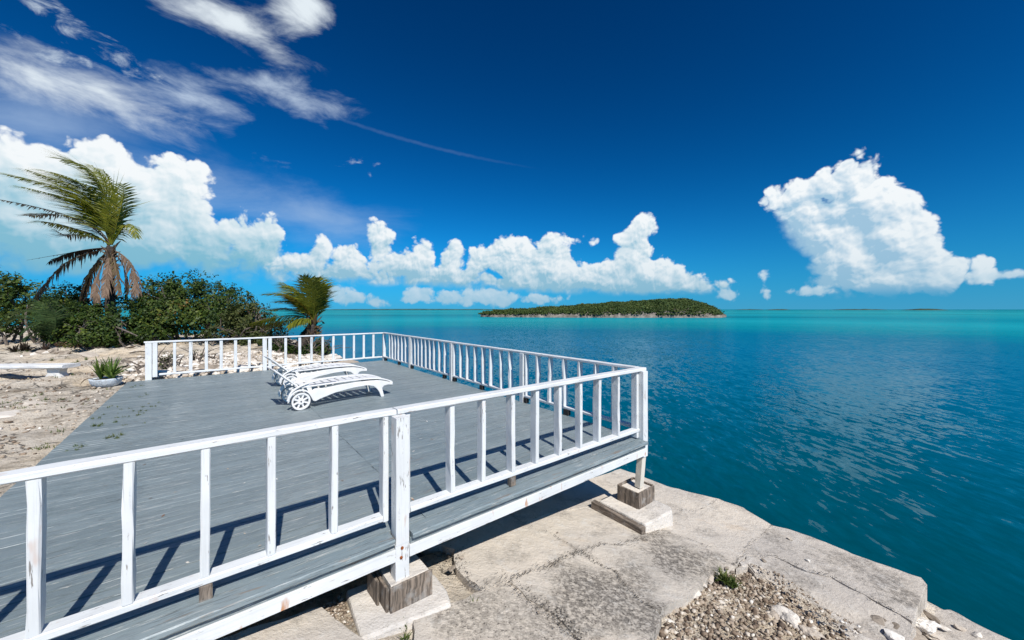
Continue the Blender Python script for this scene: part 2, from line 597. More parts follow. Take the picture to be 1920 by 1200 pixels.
def mat_concrete(name, base, stains=(), dirt=0.35, crackline=True):
    m, N, bs = new_mat(name)
    co = world_co(N)
    n1 = N.noise(co, 1.1, 6, 0.62)
    n2 = N.noise(co, 6.5, 6, 0.68)
    n3 = N.noise(co, 55.0, 3, 0.65)
    col = N.mix(N.step(n1, 0.32, 0.68), base, tuple(c * k for c, k in zip(base, (0.80, 0.82, 0.86))))
    col = N.mix(N.m('MULTIPLY', N.step(n2, 0.52, 0.70), 0.55), col, (0.60, 0.57, 0.52))
    ochre = N.step(N.noise(N.v('ADD', co, (5, 3, 0)), 2.0, 4, 0.6), 0.60, 0.72)
    col = N.mix(N.m('MULTIPLY', ochre, 0.30), col, (0.46, 0.33, 0.20))
    spk = N.step(n3, 0.56, 0.68)
    blot = N.step(N.noise(N.v('ADD', co, (1.7, 9, 0)), 2.6, 6, 0.68), 0.50, 0.64)
    sm = N.m('MULTIPLY', blot, dirt)
    warp = N.v('SCALE', N.v('SUBTRACT', N.noise(co, 3.0, 5, 0.7, out=1), (0.5, 0.5, 0.5)), 0.9) if stains else None
    for (p, r, k) in stains:
        dd = N.v('DISTANCE', N.v('ADD', N.v('MULTIPLY', co, (1, 1, 0)), warp), (p.x, p.y, 0))
        sm = N.m('MAXIMUM', sm, N.m('MULTIPLY', N.step(dd, r * 1.1, r * 0.35), k))
    mott = N.step(N.noise(co, 24.0, 6, 0.8), 0.38, 0.58, 0.25, 1.8)
    sm = N.m('MULTIPLY', sm, mott)
    grime = N.m('MULTIPLY', sm, N.m('MULTIPLY_ADD', spk, 0.60, 0.45), clamp=True)
    col = N.mix(grime, col, (0.085, 0.075, 0.064))
    pit = N.step(N.noise(co, 110.0, 2, 0.5), 0.70, 0.76)
    col = N.mix(N.m('MULTIPLY', pit, 0.55), col, (0.14, 0.125, 0.11))
    N.put(bs.inputs['Base Color'], col)
    bs.inputs['Roughness'].default_value = 0.92
    bs.inputs['Specular IOR Level'].default_value = 0.2
    hh = N.m('ADD', N.m('MULTIPLY', n2, 1.0), N.m('ADD', N.m('MULTIPLY', n3, 0.22), N.m('MULTIPLY', pit, -0.2)))
    bump(N, bs, hh, 0.9, 0.03)
    return m


def mat_island_random(name, stops, rough=0.9, nscale=8.0, namp=0.3, bumps=0.4, spec=0.2):
    """colour varies from piece to piece of a joined mesh"""
    m, N, bs = new_mat(name)
    ri = N.n('ShaderNodeNewGeometry').outputs['Random Per Island']
    oi = N.n('ShaderNodeObjectInfo').outputs['Random']
    f = N.m('FRACT', N.m('ADD', ri, oi))
    co = world_co(N)
    nz = N.noise(co, nscale, 5, 0.65)
    f = N.m('ADD', f, N.m('MULTIPLY_ADD', nz, namp, -namp / 2), clamp=True)
    N.put(bs.inputs['Base Color'], N.ramp(f, stops))
    bs.inputs['Roughness'].default_value = rough
    bs.inputs['Specular IOR Level'].default_value = spec
    if bumps:
        bump(N, bs, nz, bumps, 0.03)
    return m


def mat_leaf(name, stops, transl=0.3, rough=0.5, patch_scale=0.9, spec=0.22):
    m = bpy.data.materials.new(name)
    m.use_nodes = True
    t = m.node_tree
    N = NT(t)
    bs = t.nodes['Principled BSDF']
    geo = N.n('ShaderNodeNewGeometry')
    nz = N.noise(geo.outputs['Position'], patch_scale, 3, 0.6)
    f = N.m('ADD', N.m('MULTIPLY', geo.outputs['Random Per Island'], 0.62), N.m('MULTIPLY_ADD', nz, 0.9, -0.26), clamp=True)
    c = N.ramp(f, stops)
    N.put(bs.inputs['Base Color'], c)
    bs.inputs['Roughness'].default_value = rough
    bs.inputs['Specular IOR Level'].default_value = spec
    tr = N.n('ShaderNodeBsdfTranslucent', {'Color': N.mix(1.0, c, (1.1, 1.25, 0.55), 'MULTIPLY')})
    mx = N.n('ShaderNodeMixShader', {0: transl, 1: bs.outputs[0], 2: tr.outputs[0]})
    t.links.new(mx.outputs[0], t.nodes['Material Output'].inputs[0])
    return m


def mat_plain(name, col, rough=0.5, spec=0.4, nscale=6.0, var=0.12, bstr=0.0):
    m, N, bs = new_mat(name)
    co = obj_co(N)
    nz = N.noise(co, nscale, 4, 0.6)
    N.put(bs.inputs['Base Color'], N.mix(N.step(nz, 0.3, 0.7), tuple(c * (1 - var) for c in col), tuple(min(1, c * (1 + var)) for c in col)))
    bs.inputs['Roughness'].default_value = rough
    bs.inputs['Specular IOR Level'].default_value = spec
    if bstr:
        bump(N, bs, nz, bstr, 0.02)
    return m


def mat_ground():
    m, N, bs = new_mat('limestone_sand')
    co = world_co(N)
    n1 = N.noise(co, 0.55, 6, 0.65)
    n2 = N.noise(co, 4.0, 6, 0.68)
    n3 = N.noise(co, 40.0, 4, 0.7)
    col = N.mix(N.step(n1, 0.36, 0.62), (0.58, 0.48, 0.35), (0.66, 0.585, 0.48))
    col = N.mix(N.m('MULTIPLY', N.step(n2, 0.50, 0.66), 0.80), col, (0.25, 0.205, 0.155))
    brown = N.step(N.noise(N.v('ADD', co, (3.3, 1, 0)), 0.85, 5, 0.65), 0.53, 0.64)
    col = N.mix(N.m('MULTIPLY', brown, 0.78), col, (0.15, 0.115, 0.075))
    col = N.mix(N.m('MULTIPLY', N.step(n3, 0.55, 0.70), 0.50), col, (0.70, 0.66, 0.60))
    col = N.mix(N.m('MULTIPLY', N.step(n3, 0.44, 0.34), 0.50), col, (0.16, 0.135, 0.11))
    vd = N.n('ShaderNodeTexVoronoi', {'Vector': N.v('ADD', co, N.v('SCALE', N.noise(co, 3.0, 4, 0.6, out=1), 0.5)), 'Scale': 1.9}, feature='DISTANCE_TO_EDGE')
    crust = N.step(N.noise(N.v('ADD', co, (7.0, 2.0, 0)), 0.7, 4, 0.6), 0.47, 0.58)
    col = N.mix(N.m('MULTIPLY', crust, 0.7), col, N.mix(N.step(n2, 0.4, 0.62), (0.31, 0.275, 0.23), (0.64, 0.585, 0.50)))
    ck = N.m('MULTIPLY', N.step(vd.outputs['Distance'], 0.045, 0.0), N.m('MULTIPLY_ADD', crust, 0.6, 0.15))
    col = N.mix(ck, col, (0.10, 0.085, 0.065))
    N.put(bs.inputs['Base Color'], col)
    bs.inputs['Roughness'].default_value = 0.95
    bs.inputs['Specular IOR Level'].default_value = 0.15
    bump(N, bs, N.m('SUBTRACT', N.m('ADD', N.m('MULTIPLY', n2, 1.0), N.m('MULTIPLY', n3, 0.5)), N.m('MULTIPLY', ck, 0.7)), 1.0, 0.06)
    return m


def mat_water():
    m, N, bs = new_mat('sea_water')
    t = m.node_tree
    t.nodes.remove(bs)
    co = world_co(N)
    flat = N.v('MULTIPLY', co, (1, 1, 0))
    dist = N.v('LENGTH', flat)
    lg = N.m('DIVIDE', N.m('LOGARITHM', N.m('MAXIMUM', dist, 1.0), 10.0), 4.0)
    wob = N.noise(N.v('MULTIPLY', co, (0.006, 0.020, 0)), 1.0, 4, 0.6)
    wob2 = N.noise(N.v('MULTIPLY', co, (0.05, 0.11, 0)), 1.0, 3, 0.6)
    x = N.m('ADD', lg, N.m('MULTIPLY_ADD', wob, 0.05, -0.025))
    x = N.m('ADD', x, N.m('MULTIPLY_ADD', wob2, 0.03, -0.015))
    # colour of the water over deep channel, sand and weed
    col = N.ramp(x, [(0.10, (0.000, 0.066, 0.078)), (0.20, (0.000, 0.050, 0.070)), (0.26, (0.000, 0.067, 0.102)), (0.32, (0.000, 0.090, 0.152)),
                     (0.40, (0.000, 0.108, 0.200)), (0.455, (0.000, 0.122, 0.210)), (0.492, (0.002, 0.190, 0.240)), (0.53, (0.008, 0.260, 0.305)), (0.575, (0.003, 0.190, 0.245)),
                     (0.66, (0.016, 0.265, 0.295)), (0.80, (0.010, 0.225, 0.265)), (0.97, (0.000, 0.150, 0.190))])
    weed = N.noise(N.v('MULTIPLY', co, (0.0035, 0.016, 0)), 1.0, 4, 0.6)
    wm = N.m('MULTIPLY', N.step(weed, 0.50, 0.60), N.step(dist, 110.0, 190.0))
    col = N.mix(N.m('MULTIPLY', wm, 0.62), col, (0.004, 0.080, 0.105))
    # wave slopes: wind ripples on longer chop, crests running along the quay
    def slopes(scale_cross, scale_along, detail, amp, ang):
        mp = N.n('ShaderNodeMapping', {0: flat, 2: (0, 0, ang), 3: (scale_cross, scale_along, 1.0)})
        c = N.noise(mp.outputs[0], 1.0, detail, 0.55, out=1, dist=0.35)
        return N.v('SCALE', N.v('SUBTRACT', c, (0.5, 0.5, 0.5)), amp)
    s = N.v('ADD', N.v('ADD', slopes(5.0, 1.9, 3.0, 0.52, R(46)), slopes(1.1, 0.40, 3.0, 0.22, R(58))), slopes(13.0, 6.0, 2.0, 0.24, R(34)))
    gust = N.step(N.noise(N.v('MULTIPLY', co, (0.05, 0.09, 0)), 1.0, 3, 0.6), 0.3, 0.7, 0.6, 1.2)
    s = N.v('SCALE', s, gust)
    sp = N.n('ShaderNodeSeparateXYZ', {0: s})
    nrm = N.v('NORMALIZE', N.n('ShaderNodeCombineXYZ', {0: sp.outputs[0], 1: sp.outputs[1], 2: 1.0}).outputs[0])
    # light through the waves painted into the colour, brighter on one slope side
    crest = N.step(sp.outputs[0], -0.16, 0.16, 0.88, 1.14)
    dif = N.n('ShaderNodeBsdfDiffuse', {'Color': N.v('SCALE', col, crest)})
    gl = N.n('ShaderNodeBsdfGlossy', {'Color': (0.74, 0.93, 1.0, 1), 'Roughness': 0.05, 'Normal': nrm})
    fr = N.n('ShaderNodeFresnel', {'IOR': 1.33, 'Normal': nrm})
    fac = N.m('MINIMUM', N.m('MULTIPLY', fr.outputs[0], 0.54), N.step(dist, 20.0, 80.0, 0.22, 0.12))
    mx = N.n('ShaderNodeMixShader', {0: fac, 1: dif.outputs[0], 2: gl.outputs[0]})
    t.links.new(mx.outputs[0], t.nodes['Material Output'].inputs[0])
    return m


WX, WY, WZ = mat_white('x', 0.8, 0.2), mat_white('y', 0.6, 0.2), mat_white('z', 1.0, 0.3)
W_BEAM = mat_white('x', 1.0, 0.85)
M_DECK = mat_deck()
M_EDGE = mat_deck(0.8)
M_WOODX, M_WOODY, M_WOODZ = mat_wood('x'), mat_wood('y'), mat_wood('z')
M_CONC = mat_concrete('quay_concrete', (0.60, 0.53, 0.44),
                      stains=[(at(1130, 1120), 0.62, 1.0), (at(1190, 1150), 0.45, 1.0), (at(1270, 1045), 0.50, 1.0), (at(1240, 1015), 0.35, 0.9), (at(1010, 1180), 0.45, 0.7), (at(1190, 1075), 0.35, 0.8), (at(1310, 1065), 0.35, 0.9), (at(900, 1150), 0.4, 0.7), (at(1080, 1160), 0.4, 0.9), (at(1340, 1045), 0.25, 0.7)], dirt=0.40)
M_STRIP = mat_concrete('weathered_concrete', (0.54, 0.48, 0.405), stains=[(at(1650, 1078), 0.32, 0.75), (at(1570, 1050), 0.25, 0.6), (at(1690, 1115), 0.3, 0.85), (at(1500, 1085), 0.3, 0.5)], dirt=0.6)
M_PAD = mat_concrete('white_mortar', (0.69, 0.63, 0.55), dirt=0.34)
M_GROUND = mat_ground()
M_EARTH = mat_concrete('brown_earth', (0.27, 0.205, 0.145), dirt=0.5)
M_ROCK = mat_island_random('limestone', [(0.0, (0.20, 0.165, 0.13)), (0.3, (0.42, 0.36, 0.295)), (0.65, (0.56, 0.51, 0.445)), (1.0, (0.70, 0.66, 0.60))], nscale=9.0, namp=0.5, bumps=0.7)
M_GRAVEL = mat_island_random('gravel_stones', [(0.0, (0.09, 0.065, 0.048)), (0.35, (0.24, 0.18, 0.13)), (0.75, (0.40, 0.33, 0.255)), (0.93, (0.58, 0.52, 0.44)), (1.0, (0.70, 0.66, 0.60))], nscale=25.0, namp=0.3)
M_BROWNROCK = mat_island_random('brown_stone', [(0.0, (0.16, 0.10, 0.065)), (0.5, (0.30, 0.19, 0.12)), (1.0, (0.42, 0.33, 0.25))], nscale=9.0)
M_LEAF = mat_leaf('shrub_leaves', [(0.0, (0.010, 0.022, 0.006)), (0.35, (0.022, 0.044, 0.009)), (0.7, (0.050, 0.080, 0.014)), (0.93, (0.11, 0.13, 0.024)), (1.0, (0.19, 0.11, 0.035))], 0.16, spec=0.16)
M_LEAF2 = mat_leaf('olive_leaves', [(0.0, (0.020, 0.030, 0.010)), (0.4, (0.042, 0.055, 0.016)), (0.75, (0.075, 0.085, 0.026)), (1.0, (0.16, 0.09, 0.04))], 0.15, spec=0.16)
M_FROND = mat_leaf('green_frond', [(0.0, (0.058, 0.080, 0.010)), (0.35, (0.130, 0.150, 0.016)), (0.75, (0.24, 0.24, 0.028)), (1.0, (0.42, 0.32, 0.06))], 0.40)
M_FRONDY = mat_leaf('yellowing_frond', [(0.0, (0.10, 0.09, 0.02)), (0.4, (0.20, 0.16, 0.03)), (0.8, (0.32, 0.19, 0.04)), (1.0, (0.36, 0.16, 0.05))], 0.35)
M_FRONDB = mat_leaf('browning_frond', [(0.0, (0.055, 0.035, 0.025)), (0.5, (0.12, 0.075, 0.045)), (0.8, (0.14, 0.12, 0.04)), (1.0, (0.22, 0.14, 0.08))], 0.2)
M_FRONDD = mat_leaf('dead_frond', [(0.0, (0.075, 0.050, 0.036)), (0.5, (0.165, 0.112, 0.078)), (1.0, (0.30, 0.21, 0.15))], 0.15, rough=0.8)
M_FRONDK = mat_leaf('blackened_frond', [(0.0, (0.018, 0.013, 0.012)), (0.6, (0.05, 0.036, 0.03)), (1.0, (0.13, 0.09, 0.07))], 0.1, rough=0.8)
M_BARK = mat_plain('palm_bark', (0.060, 0.048, 0.040), 0.9, 0.15, 14.0, 0.45, 0.8)
M_TWIG = mat_plain('grey_branch', (0.12, 0.10, 0.085), 0.9, 0.15, 12.0, 0.4, 0.5)
M_PLASTIC = mat_plain('white_resin', (0.72, 0.715, 0.70), 0.42, 0.4, 7.0, 0.07)
M_TYRE = mat_plain('grey_tyre', (0.10, 0.105, 0.11), 0.7, 0.3)
M_BLOCK = mat_plain('dark_block', (0.035, 0.032, 0.03), 0.8, 0.2)  # near-black base colour of the seaward spacer blocks
M_BOWL = mat_concrete('pale_blue_cement', (0.56, 0.62, 0.67), dirt=0.55)
M_BENCH = mat_concrete('whitewashed_cement', (0.70, 0.70, 0.68), dirt=0.16)
M_SOIL = mat_plain('dark_soil', (0.07, 0.055, 0.04), 0.95, 0.1, 20, 0.4)
M_WATER = mat_water()

# ================================================================== sea
wb = MB()
S = 14000.0
wb.add([(-S, -S, SEA), (S, -S, SEA), (S, S, SEA), (-S, S, SEA)], [(0, 1, 2, 3)])
tag(wb.build('sea', M_WATER), 'turquoise and deep blue sea with small wind ripples', 'sea', kind='structure')

# ================================================================== ground
LAND = [uv(-1.15, -16), uv(-1.15, 12.42), uv(2.9, 12.42), uv(3.7, 14.2), Vector((-9.0, 17.6, 0)), Vector((-17.0, 21.5, 0)),
        Vector((-30, 27, 0)), Vector((-60, 40, 0)), Vector((-75, -5, 0)), Vector((-30, -30, 0))]


def land_sd(X, Y):
    """signed distance to the shore of the higher ground, positive inside"""
    inside = np.zeros(X.shape, bool)
    best = np.full(X.shape, 1e9)
    n = len(LAND)
    for i in range(n):
        a, b = LAND[i], LAND[(i + 1) % n]
        cond = ((a.y > Y) != (b.y > Y)) & (X < (b.x - a.x) * (Y - a.y) / ((b.y - a.y) + 1e-12) + a.x)
        inside ^= cond
        ex, ey = b.x - a.x, b.y - a.y
        t = np.clip(((X - a.x) * ex + (Y - a.y) * ey) / (ex * ex + ey * ey), 0, 1)
        best = np.minimum(best, np.hypot(X - a.x - t * ex, Y - a.y - t * ey))
    return np.where(inside, best, -best)


def sstep(x, a, b):
    t = np.clip((x - a) / (b - a), 0, 1)
    return t * t * (3 - 2 * t)


def fbm(x, y, s, o=4):
    return noise.fractal(Vector((x * s, y * s, 3.7)), 1.0, 2.0, o, noise_basis='PERLIN_ORIGINAL')


def ground_z(U, V, detail=True):
    X = UA.x * U + VA.x * V
    Y = UA.y * U + VA.y * V
    sd = land_sd(X, Y)
    plate = -2.6 + (0.90 + 2.6) * sstep(sd, -0.75, 0.25)
    plate += np.where(sd > 0, 0.30 * sstep(Y, 9.5, 16.0) * sstep(-X, 6.0, 12.0), 0)
    # the ground keeps a little under the boards along the deck's open side
    plate = np.where((U > -1.9) & (V < 12.6) & (V > 2.0), np.minimum(plate, 0.885), plate)
    gu = np.interp(U, [-1.5, 0, 1.1, 2.5, 3.7, 4.5, 5.5], [0.80, 0.64, 0.45, 0.27, 0.08, -0.04, -0.08])
    ue = np.where(V > 0.6, 5.0, 5.62)
    low = gu - 0.075 - 0.28 * sstep(-V, -0.75, 0.1) * sstep(U, 4.0, 5.0)
    low = low - 2.6 * sstep(U, ue, ue + 0.45) - 2.6 * sstep(V, 3.35, 3.75) - 3 * (U < -1.7)
    z = np.maximum(plate, low)
    if detail:
        z2 = z.copy().ravel()
        for i, (x, y, s, q, vv) in enumerate(zip(X.ravel(), Y.ravel(), sd.ravel(), U.ravel(), V.ravel())):
            if z2[i] > -2.4 and y < 40 and x > -45:
                a = 0.030 if q > -1.8 and vv < 12.5 else 0.055
                if vv > 12.6 or y > 10.5:
                    a = 0.15
                if vv < 0.5 and q > 4.3:
                    a = 0.16
                z2[i] += a * fbm(x, y, 1.3) + 0.25 * a * fbm(x + 9, y, 6.0, 3)
        z = z2.reshape(z.shape)
        z = np.where((U > -1.75) & (U < 4.4) & (V > 2.0) & (V < 12.3), np.minimum(z, 0.905), z)
    return z


gu_ = np.concatenate([np.arange(-62, -17, 1.2), np.arange(-17, 6.7, 0.15)])
gv_ = np.concatenate([np.arange(-16, -2, 1.0), np.arange(-2, 25, 0.15), np.arange(25, 50, 1.2)])
GU, GV = np.meshgrid(gu_, gv_, indexing='ij')
GZ = ground_z(GU, GV)
gx = UA.x * GU + VA.x * GV
gy = UA.y * GU + VA.y * GV
nu, nv = GU.shape
idx = np.arange(nu * nv).reshape(nu, nv)
quads = np.stack([idx[:-1, :-1], idx[1:, :-1], idx[1:, 1:], idx[:-1, 1:]], -1).reshape(-1, 4)
keep = (GZ.ravel()[quads] > -2.55).any(1)
ground = link('ground', np_mesh('ground', np.stack([gx, gy, GZ], -1).reshape(-1, 3), quads[keep], M_GROUND, True))
tag(ground, 'pale limestone and sand ground beside and behind the deck', 'ground', kind='structure')


def gz(x, y):
    u, v = to_uv(x, y)
    return float(ground_z(np.array([[u]]), np.array([[v]]))[0, 0])


# ------------------------------------------------------------------ stones
def rock_mesh(name, seed, mat, sub=2, rough=0.62, flat=0.6):
    bm = bmesh.new()
    bmesh.ops.create_icosphere(bm, subdivisions=sub, radius=0.5)
    o = Vector((seed * 7.3, seed * 3.1, seed * 1.7))
    for vtx in bm.verts:
        n1 = noise.noise(vtx.co * 1.7 + o) * rough + noise.noise(vtx.co * 4.2 + o) * rough * 0.5 + noise.noise(vtx.co * 10 + o) * rough * 0.22 + (noise.noise(vtx.co * 23 + o) * rough * 0.12 if sub > 3 else 0)
        vtx.co *= 1 + n1
        vtx.co.z *= flat
    me = bpy.data.meshes.new(name)
    bm.to_mesh(me)
    bm.free()
    me.materials.append(mat)
    return me


ROCKS = [rock_mesh('rock', i + 1, M_ROCK) for i in range(7)]
NROCKS = [rock_mesh('rock', i + 41, M_ROCK, sub=4, rough=0.70, flat=0.6) for i in range(5)]
BROCKS = [rock_mesh('rock', i + 21, M_BROWNROCK) for i in range(3)]


def put_rock(p, s, lst=ROCKS, sink=0.25, name='rock', squash=None):
    me = rng.choice(lst)
    sx, sy, sz = s * rng.uniform(0.8, 1.3), s * rng.uniform(0.7, 1.1), s * (squash or rng.uniform(0.6, 1.0))
    return link(name, me, ground, (p[0], p[1], p[2] + sz * (0.32 - sink)), (rng.uniform(-.3, .3), rng.uniform(-.3, .3), rng.uniform(0, 6.3)), (sx, sy, sz))


# rubble bank behind the far rail
n = 0
while n < 170:
    u_, v_ = rng.uniform(-1.5, 3.6), rng.uniform(12.75, 16.5)
    p = uv(u_, v_)
    if land_sd(np.array([p.x]), np.array([p.y]))[0] < 0.05:
        continue
    put_rock((p.x, p.y, gz(p.x, p.y)), rng.choice([0.16, 0.2, 0.24, 0.3, 0.42]) * rng.uniform(0.8, 1.2))
    n += 1
# outcrops on the left-hand ground
for (px, py, s) in [(20, 652, 0.7), (60, 645, 0.5), (150, 660, 0.5), (240, 668, 0.5), (255, 685, 0.4),
                    (170, 675, 0.5), (228, 690, 0.35), (250, 700, 0.3), (262, 672, 0.45), (215, 662, 0.6), (258, 658, 0.5),
                    (20, 780, 0.5), (70, 760, 0.35), (246, 648, 0.4), (266, 694, 0.35)]:
    p = at(px, py, 0.9)
    put_rock((p.x, p.y, gz(p.x, p.y)), s, sink=0.48, squash=s * 0.38)
# painted stones in a row behind the bench, brown kerb stones further back
for i in range(9):
    p = at(-4 + i * 11.5, 676 - i * 0.5, 0.95)
    put_rock((p.x, p.y + 0.5, gz(p.x, p.y + 0.5)), 0.30, sink=0.05)
for i in range(16):
    p = at(120 + i * 10.5 + rng.uniform(-3, 3), 662 - i * 0.55 + rng.uniform(-2, 2), 1.0)
    put_rock((p.x, p.y, gz(p.x, p.y)), rng.uniform(0.25, 0.42), BROCKS, sink=0.12)
# flat shelf of rock at the end of the bank
for (u_, v_, s, q) in [(3.05, 13.2, 1.1, 0.35), (3.6, 13.9, 1.2, 0.3), (3.0, 14.3, 1.2, 0.4), (2.4, 13.4, 0.8, 0.4), (3.95, 14.1, 0.7, 0.25)]:
    p = uv(u_, v_, 0.62)
    put_rock(p, s, sink=0.1, squash=q)
# broken stone at the seaward end of the quay and in the rubble pocket
for (px, py, s, z_) in [(1745, 1160, 0.12, -0.27), (1700, 1196, 0.22, -0.17), (1740, 1190, 0.16, -0.26), (1720, 1176, 0.14, -0.22), (1765, 1176, 0.08, -0.29), (1800, 1178, 0.07, -0.30), (1830, 1192, 0.09, -0.31), (1690, 1215, 0.2, -0.15),
                        (1660, 1180, 0.2, -0.15), (1690, 1172, 0.16, -0.13), (1725, 1172, 0.2, -0.2), (1600, 1195, 0.16, -0.1), (1640, 1165, 0.12, -0.1),
                        (1300, 1112, 0.10, 0.08), (1292, 1135, 0.10, 0.05), (1352, 1133, 0.085, 0.02), (1365, 1165, 0.10, 0.0), (1320, 1178, 0.11, 0.03), (1318, 1164, 0.09, 0.03), (1345, 1150, 0.08, 0.03), (1390, 1140, 0.07, -0.02),
                        (1262, 1146, 0.11, 0.1), (1330, 1085, 0.10, 0.05), (1420, 1150, 0.07, -0.03), (1480, 1172, 0.24, -0.05), (1510, 1195, 0.2, -0.06), (1455, 1158, 0.14, -0.04), (1272, 1190, 0.12, 0.08), (1255, 1172, 0.10, 0.1),
                        (1318, 1098, 0.09, 0.06), (1345, 1075, 0.08, 0.04), (1362, 1066, 0.06, 0.04), (1372, 1074, 0.05, 0.03), (1400, 1190, 0.09, -0.02), (1440, 1185, 0.08, -0.03), (1360, 1192, 0.09, 0.0)]:
    put_rock(at(px, py, z_), s, NROCKS if s > 0.13 else ROCKS, sink=0.22)
for (px, py, s) in [(1481, 1012, 0.05), (1433, 1053, 0.042), (1515, 1053, 0.04), (865, 1048, 0.045), (847, 1070, 0.06), (880, 1012, 0.03), (1045, 1000, 0.02), (1010, 1150, 0.025)]:
    p = at(px, py)
    put_rock((p.x, p.y, p.z + 0.004), s, sink=0.05)


def scatter_stones(name, pts, sizes, mat, label, cat):
    """many small stones joined into one mesh"""
    bm = bmesh.new()
    bmesh.ops.create_icosphere(bm, subdivisions=1, radius=0.5)
    base = np.array([v_.co[:] for v_ in bm.verts])
    tri = np.array([[v_.index for v_ in f.verts] for f in bm.faces])
    bm.free()
    r = np.random.default_rng(5)
    k = len(pts)
    nb = len(base)
    V = base[None] * (1 + r.normal(0, 0.24, (k, nb, 1)))
    V = V * (sizes[:, None, None] * r.uniform(0.6, 1.3, (k, 1, 3)) * np.array([1, 1, 0.75]))
    an = r.uniform(0, 6.28, k)
    c, s_ = np.cos(an)[:, None], np.sin(an)[:, None]
    x, y = V[..., 0] * c - V[..., 1] * s_, V[..., 0] * s_ + V[..., 1] * c
    V = np.stack([x, y, V[..., 2]], -1) + pts[:, None, :]
    T = (tri[None] + (np.arange(k) * nb)[:, None, None]).reshape(-1, 3)
    o = link(name, np_mesh(name, V.reshape(-1, 3), T, mat))
    return tag(o, label, cat, kind='stuff')


def in_poly(x, y, poly):
    r_ = False
    n_ = len(poly)
    for i in range(n_):
        a, b = poly[i], poly[(i + 1) % n_]
        if (a[1] > y) != (b[1] > y) and x < (b[0] - a[0]) * (y - a[1]) / (b[1] - a[1]) + a[0]:
            r_ = not r_
    return r_


def stones_in(px_poly, count, smin, smax, zoff=0.0, seed=1, z=None):
    rr = random.Random(seed)
    w = [at(x, y, z) for x, y in px_poly]
    x0, x1 = min(p.x for p in w), max(p.x for p in w)
    y0, y1 = min(p.y for p in w), max(p.y for p in w)
    poly = [(p.x, p.y) for p in w]
    pts, sz = [], []
    tries = 0
    while len(pts) < count and tries < count * 12:
        tries += 1
        x, y = rr.uniform(x0, x1), rr.uniform(y0, y1)
        if not in_poly(x, y, poly):
            continue
        s = smin + (smax - smin) * rr.random() ** 3.6
        u_, v_ = to_uv(x, y)
        pts.append((x, y, (g(u_) - 0.075 if z is None else z) + s * 0.12 + zoff))
        sz.append(s)
    return np.array(pts), np.array(sz)


POCKET = [(1376, 1060), (1392, 1054), (1470, 1090), (1505, 1124), (1545, 1152), (1610, 1190), (1700, 1240), (1700, 1330), (1180, 1330), (1215, 1200), (1236, 1165), (1262, 1130), (1290, 1118), (1315, 1098), (1340, 1072)]
p1, s1 = stones_in(POCKET, 6200, 0.006, 0.048, seed=3)
p2, s2 = stones_in([(690, 1200), (780, 1140), (800, 1200), (790, 1300), (680, 1300)], 420, 0.010, 0.03, seed=4)
p3, s3 = stones_in([(590, 1130), (640, 1095), (680, 1190), (640, 1170)], 330, 0.010, 0.032, seed=5)
p4, s4 = stones_in([(1392, 1050), (1470, 1078), (1545, 1138), (1625, 1178), (1605, 1198), (1540, 1162), (1500, 1132), (1466, 1098)], 420, 0.007, 0.030, zoff=0.070, seed=6)
p5, s5 = stones_in([(-30, 690), (262, 690), (250, 712), (70, 852), (-60, 950)], 1500, 0.012, 0.075, seed=8, z=0.9)
u5, v5 = p5[:, 0] * UA.x + p5[:, 1] * UA.y, p5[:, 0] * VA.x + p5[:, 1] * VA.y
p5[:, 2] = ground_z(u5[None], v5[None])[0] + s5 * 0.1
scatter_stones('gravel', np.concatenate([p1, p2, p3, p4, p5]), np.concatenate([s1, s2, s3, s4, s5]), M_GRAVEL, 'loose limestone gravel in the broken quay corner and on the sand', 'gravel')
# small rubble among the larger stones of the bank
pts, sz = [], []
while len(pts) < 3200:
    u_, v_ = rng.uniform(-1.8, 3.6), rng.uniform(12.55, 16.8)
    p = uv(u_, v_)
    if land_sd(np.array([p.x]), np.array([p.y]))[0] > 0.0:
        s = rng.uniform(0.05, 0.17)
        pts.append((p.x, p.y))
        sz.append(s)
arr = np.array(pts)
UU, VV = arr[:, 0] * UA.x + arr[:, 1] * UA.y, arr[:, 0] * VA.x + arr[:, 1] * VA.y
zz = ground_z(UU[None], VV[None])[0]
scatter_stones('rubble', np.concatenate([arr, (zz + 0.02)[:, None]], 1), np.array(sz), M_ROCK, 'white limestone rubble heaped behind the far rail', 'rubble')

# ================================================================== quay slabs
A1 = [(984, 982), (998, 991), (1036, 1002), (1047, 1012), (1071, 1024), (1086, 1038)]
A2 = [(1086, 1038), (1109, 1049), (1129, 1064), (1154, 1074), (1165, 1091), (1182, 1109), (1202, 1130), (1229, 1145)]
B1 = [(1086, 1038), (1071, 1042), (1047, 1055), (1030, 1063), (992, 1074), (954, 1088)]
B2 = [(954, 1088), (903, 1107), (877, 1092), (856, 1066), (849, 1050), (853, 1030)]
C1 = [(954, 1088), (987, 1121), (1021, 1141), (1045, 1158), (1060, 1175), (1085, 1200), (1110, 1235)]
D1 = [(1086, 1038), (1105, 1031), (1127, 1021), (1165, 1024), (1189, 1016), (1210, 1008), (1240, 996)]
E1 = [(984, 982), (1030, 963), (1104, 950), (1150, 945), (1200, 955), (1258, 970)]
F1 = [(1258, 970), (1280, 958), (1304, 960), (1320, 954), (1348, 936)]
G1 = [(1376, 1062), (1398, 1030), (1426, 1008), (1448, 986)]
H1 = [(1240, 996), (1290, 1012), (1335, 1030), (1376, 1062)]
K1 = [(1376, 1062), (1400, 1042), (1456, 1045), (1512, 1069), (1560, 1083), (1640, 1127), (1712, 1166)]


def W(lst):
    return [(p.x, p.y) for p in (at(*q) for q in lst)]


def UVp(lst):
    return [(uv(*q).x, uv(*q).y) for q in lst]


